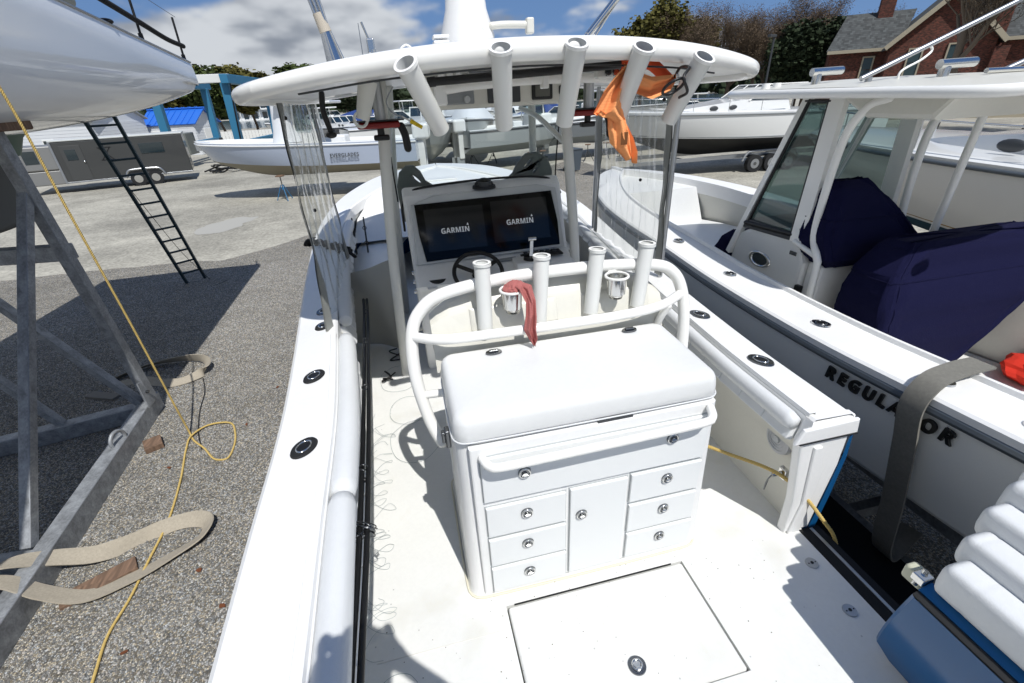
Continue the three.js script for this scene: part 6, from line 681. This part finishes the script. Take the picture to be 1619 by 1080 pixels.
// ================================================================ trees
function tree(label, p, x, z, group) {
  const t = thing(p.name, label, 'tree', group), R = rng(p.seed), tr = [], tw = [], lf = []; const q = new THREE.Quaternion();
  const grow = (a, d, L, r, lvl) => {
    const n = 3; let pos = a.clone(), dir = d.clone();
    for (let i = 0; i < n; i++) { const nd = dir.clone().add(V((R() - 0.5) * 0.5, 0.08 + (R() - 0.5) * 0.25, (R() - 0.5) * 0.5)).normalize(), e = pos.clone().addScaledVector(nd, L / n), ra = r * (1 - i / n * 0.4), rb = r * (1 - (i + 1) / n * 0.4); (lvl < 2 ? tr : tw).push(rod(pos.toArray(), e.toArray(), ra, rb, lvl < 1 ? 9 : lvl < 2 ? 6 : 3, true)); pos = e; dir = nd;
      if (lvl < p.depth && (i > 0 || lvl > 0)) { const kids = lvl === 0 ? 3 : 2; for (let k = 0; k < kids; k++) { const az = R() * 6.283, sp = 0.55 + 0.45 * R(), side = V(Math.cos(az), 0.25 + 0.4 * R(), Math.sin(az)); grow(pos, dir.clone().multiplyScalar(0.75).addScaledVector(side, sp).normalize(), L * (0.56 + 0.16 * R()), rb * 0.58, lvl + 1); } }
      if (lvl >= p.depth - 1 && p.leaf) for (let k = 0; k < p.leaf; k++) { const s = p.ls * (0.6 + 0.8 * R()), g = new THREE.PlaneGeometry(s, s * 0.7).rotateX(R() * 6).rotateY(R() * 6); lf.push(g.translate(pos.x + (R() - 0.5) * p.spread, pos.y + (R() - 0.5) * p.spread, pos.z + (R() - 0.5) * p.spread)); } }
  };
  grow(V(0, 0, 0), V(0, 1, 0), p.h * 0.42, p.h * 0.024, 0);
  obj('trunk', tr, p.bark || M.bark, t); const cr = obj('crown', tw, p.bark || M.bark, t); if (lf.length) obj('foliage', lf, p.leafMat, cr); place(t, x, 0, z, p.seed); return t;
}
{
  const bare = { depth: 5, leaf: 1, ls: 0.07, spread: 0.5, leafMat: M.bud, name: 'bare_tree' }, green = { depth: 4, leaf: 16, ls: 0.3, spread: 1.5, leafMat: M.leafO, name: 'leafy_tree' };
  const GB = 'bare trees behind the right side of the yard';
  [[32.5, -52, 11, 11], [37.5, -52, 11.5, 12], [42, -50, 10.5, 13], [46, -50, 12, 14], [50, -49, 10, 15], [47, -60, 11, 16], [56, -52, 10, 17]].forEach(([x, z, h, s], i) => tree(i === 3 ? 'tallest bare brown tree in the row behind the cabin cruiser, beside the lamp post' : 'bare brown tree in the row behind the cabin cruiser', { ...bare, h, seed: s }, x, z, GB));
  tree('tall bare tree standing in front of the brick house, beside its gable', { ...bare, h: 14, seed: 31, bark: M.barkLight }, 36.2, -27.2); tree('bare tree with pale bark before the right wing of the brick house', { ...bare, h: 13, seed: 33, bark: M.barkLight }, 37.5, -22.5);
  tree('olive green leafy tree at the end of the bare row', { ...green, h: 12, seed: 21 }, 31.5, -54); tree('yellow green leafy tree beside the bare row', { ...green, h: 10.5, seed: 24, leaf: 12 }, 28.8, -56); tree('dark evergreen tree against the brick house wing', { ...green, h: 8.5, seed: 23, leafMat: M.leafDark, leaf: 20, name: 'evergreen_tree' }, 41.5, -46);
  const GL = 'leafy trees behind the travel lift'; [[-26, -78, 8.5, 41, 0], [-22.5, -76, 8, 42, 1], [-19.5, -80, 8.8, 43, 0], [-31, -80, 8.5, 44, 1], [-16.5, -84, 7.6, 45, 0], [-13.6, -90, 9, 46, 1]].forEach(([x, z, h, s, k]) => tree('olive green tree behind the travel lift and the blue roofed shed', { ...green, h, seed: s, leafMat: k ? M.leafG : M.leafO, ls: 0.4, leaf: 14 }, x, z, GL));
  [[-7, -95, 8, 51], [0, -100, 7, 52], [8, -98, 7, 53], [19, -95, 8, 54], [-2.5, -105, 7, 55], [13, -104, 7, 56]].forEach(([x, z, h, s]) => tree('dark tree on the far harbour bank', { ...green, h, seed: s, leafMat: M.leafDark, ls: 0.5, leaf: 12 }, x, z, 'trees on the far harbour bank'));
  // far wooded shore: a mass nobody could count
  const R = rng(90), g = [], n = 9000; const im = new THREE.InstancedMesh(new THREE.IcosahedronGeometry(1, 0), M.leafDark, n), m4 = new THREE.Matrix4(), qq = new THREE.Quaternion(); for (let i = 0; i < n; i++) { const a = -1.35 + 2.7 * R(), d = 230 + 60 * R(), h = 6 + 4 * fbm(a * 9, 2, 1, 3); const s = 0.6 + 1.1 * R(); qq.setFromEuler(new THREE.Euler(R() * 6, R() * 6, 0)); m4.compose(V(Math.sin(a) * d, h * Math.pow(R(), 0.7), -Math.cos(a) * d), qq, V(s * 1.3, s, s * 1.1)); im.setMatrixAt(i, m4); } im.name = 'far_woods'; im.castShadow = im.receiveShadow = true; scene.add(im); tag(im, 'dark wooded shore far beyond the harbour', 'woods', null, 'stuff');
}
// ================================================================ the photographer, just behind the lens: their shadow falls into the picture
{
  obj('aft_platform', bx(-0.35, 1.35, DK + 0.001, 1.81, 0.1, 0.7, 0.03), M.deck, boat);
  const J = (x, y, z) => V(x, y, z), bones = [];
  const cap = (a, b, ra, rb) => bones.push([V(...a), V(...b), ra, rb]);
  cap([0, 2.68, 0.36], [0, 2.95, 0.36], 0.15, 0.155); cap([0, 2.95, 0.36], [0, 3.2, 0.34], 0.155, 0.14); cap([-0.17, 3.22, 0.34], [0.17, 3.22, 0.34], 0.075, 0.075); cap([0, 3.26, 0.32], [0, 3.4, 0.27], 0.058, 0.055); cap([0, 3.47, 0.235], [0, 3.56, 0.25], 0.088, 0.098); cap([0, 3.42, 0.2], [0, 3.47, 0.2], 0.055, 0.06);
  for (const s of [-1, 1]) { cap([s * 0.2, 3.22, 0.34], [s * 0.33, 3.06, 0.2], 0.058, 0.045); cap([s * 0.33, 3.06, 0.2], [s * 0.1, 3.4, 0.12], 0.043, 0.03); cap([s * 0.1, 3.4, 0.12], [s * 0.085, 3.47, 0.1], 0.034, 0.032); cap([s * 0.09, 2.66, 0.36], [s * 0.12, 2.22, 0.35], 0.095, 0.062); cap([s * 0.12, 2.22, 0.35], [s * 0.13, 1.84, 0.38], 0.06, 0.042); cap([s * 0.13, 1.8, 0.4], [s * 0.15, 1.79, 0.2], 0.042, 0.036); }
  const N = 96, mc = new MarchingCubes(N, M.shirt, false, false, 200000); mc.isolation = 0; const sc = 1.0, cx = 0, cy = 2.72, cz = 0.3, pp = V(0, 0, 0), ab = V(0, 0, 0), ap = V(0, 0, 0);
  for (let k = 0; k < N; k++) for (let j = 0; j < N; j++) for (let i = 0; i < N; i++) { pp.set((i - N / 2) / (N / 2) * sc + cx, (j - N / 2) / (N / 2) * sc + cy, (k - N / 2) / (N / 2) * sc + cz); let d = 9; if (Math.abs(pp.x) < 0.55 && Math.abs(pp.z - 0.3) < 0.35) for (const [a, b, ra, rb] of bones) { ab.subVectors(b, a); ap.subVectors(pp, a); const t = Math.min(1, Math.max(0, ap.dot(ab) / ab.lengthSq())), e = ap.addScaledVector(ab, -t).length() - (ra + (rb - ra) * t), h = Math.max(0, 0.04 - Math.abs(d - e)) / 0.04; d = Math.min(d, e) - h * h * 0.01; } mc.field[i + j * N + k * N * N] = -d; }
  mc.update(); const cnt = mc.count; const g = new THREE.BufferGeometry(); const pa = new Float32Array(cnt * 3), na = new Float32Array(cnt * 3), ca = new Float32Array(cnt * 3);
  for (let i = 0; i < cnt; i++) { const x = mc.positionArray[i * 3] * sc + cx, y = mc.positionArray[i * 3 + 1] * sc + cy, z = mc.positionArray[i * 3 + 2] * sc + cz; pa[i * 3] = x; pa[i * 3 + 1] = y; pa[i * 3 + 2] = z; for (let k = 0; k < 3; k++) na[i * 3 + k] = mc.normalArray[i * 3 + k]; const c = y > 3.33 ? M.skin.color : y > 2.62 ? M.shirt.color : M.trousers.color; ca[i * 3] = c.r; ca[i * 3 + 1] = c.g; ca[i * 3 + 2] = c.b; }
  g.setAttribute('position', new THREE.BufferAttribute(pa, 3)); g.setAttribute('normal', new THREE.BufferAttribute(na, 3)); g.setAttribute('color', new THREE.BufferAttribute(ca, 3));
  const fg = []; for (const s of [-1, 1]) { for (let f = 0; f < 4; f++) fg.push(tube([[s * 0.09, 3.44 + f * 0.018, 0.1], [s * 0.095, 3.45 + f * 0.018, 0.065], [s * 0.085, 3.455 + f * 0.018, 0.045], [s * 0.072, 3.455 + f * 0.018, 0.05]], 0.0085, 8, 16)); fg.push(tube([[s * 0.085, 3.45, 0.11], [s * 0.06, 3.44, 0.1], [s * 0.045, 3.45, 0.095]], 0.0095, 8, 12)); }
  const fgm = prep(merge(fg)); fgm.setAttribute('color', new THREE.BufferAttribute(new Float32Array(fgm.attributes.position.count * 3).map((_, i) => M.skin.color.toArray()[i % 3]), 3));
  const bg = g.toNonIndexed ? g : g; bg.setAttribute('uv', new THREE.BufferAttribute(new Float32Array(cnt * 2), 2));
  const p = new THREE.Mesh(mergeGeometries([bg, fgm]), new THREE.MeshStandardMaterial({ vertexColors: true, roughness: 0.85 })); p.name = 'person'; p.castShadow = p.receiveShadow = true; scene.add(p); tag(p, 'person in dark shirt holding a camera up to the face in the stern', 'person');
  const hair = []; obj('hair', new THREE.SphereGeometry(0.108, 22, 14, 0, 6.283, 0, 1.7).scale(1, 1.08, 1.12).rotateX(0.35).translate(0, 3.55, 0.262), M.blackSoft, p);
  const cam = thing('camera', 'black camera held up by the person in the stern', 'camera'); obj('camera_body', [bx(-0.068, 0.068, 3.445, 3.53, 0.055, 0.1, 0.012), bx(-0.03, 0.03, 3.53, 3.56, 0.06, 0.1, 0.01)], M.black, cam); obj('lens', [rod([0, 3.485, 0.058], [0, 3.488, 0.03], 0.034, 0.034, 24)], M.black, cam);
}
for (const n of ['person', 'camera']) scene.getObjectByName(n).position.set(-0.06, 0.06, -0.03);
// ================================================================ finish: groups sit at the base of their thing
for (const o of scene.children) if (o.isGroup && o.position.lengthSq() === 0) { const b = new THREE.Box3().setFromObject(o), c = b.getCenter(V(0, 0, 0)); c.y = b.min.y; o.position.copy(c); for (const k of o.children) k.position.sub(c); }
const renderer = new THREE.WebGLRenderer({ antialias: true });
renderer.setSize(1024, 683); renderer.toneMapping = THREE.LinearToneMapping; renderer.toneMappingExposure = EXPOSURE; renderer.shadowMap.enabled = true; renderer.shadowMap.type = THREE.PCFSoftShadowMap;
renderer.render(scene, camera);
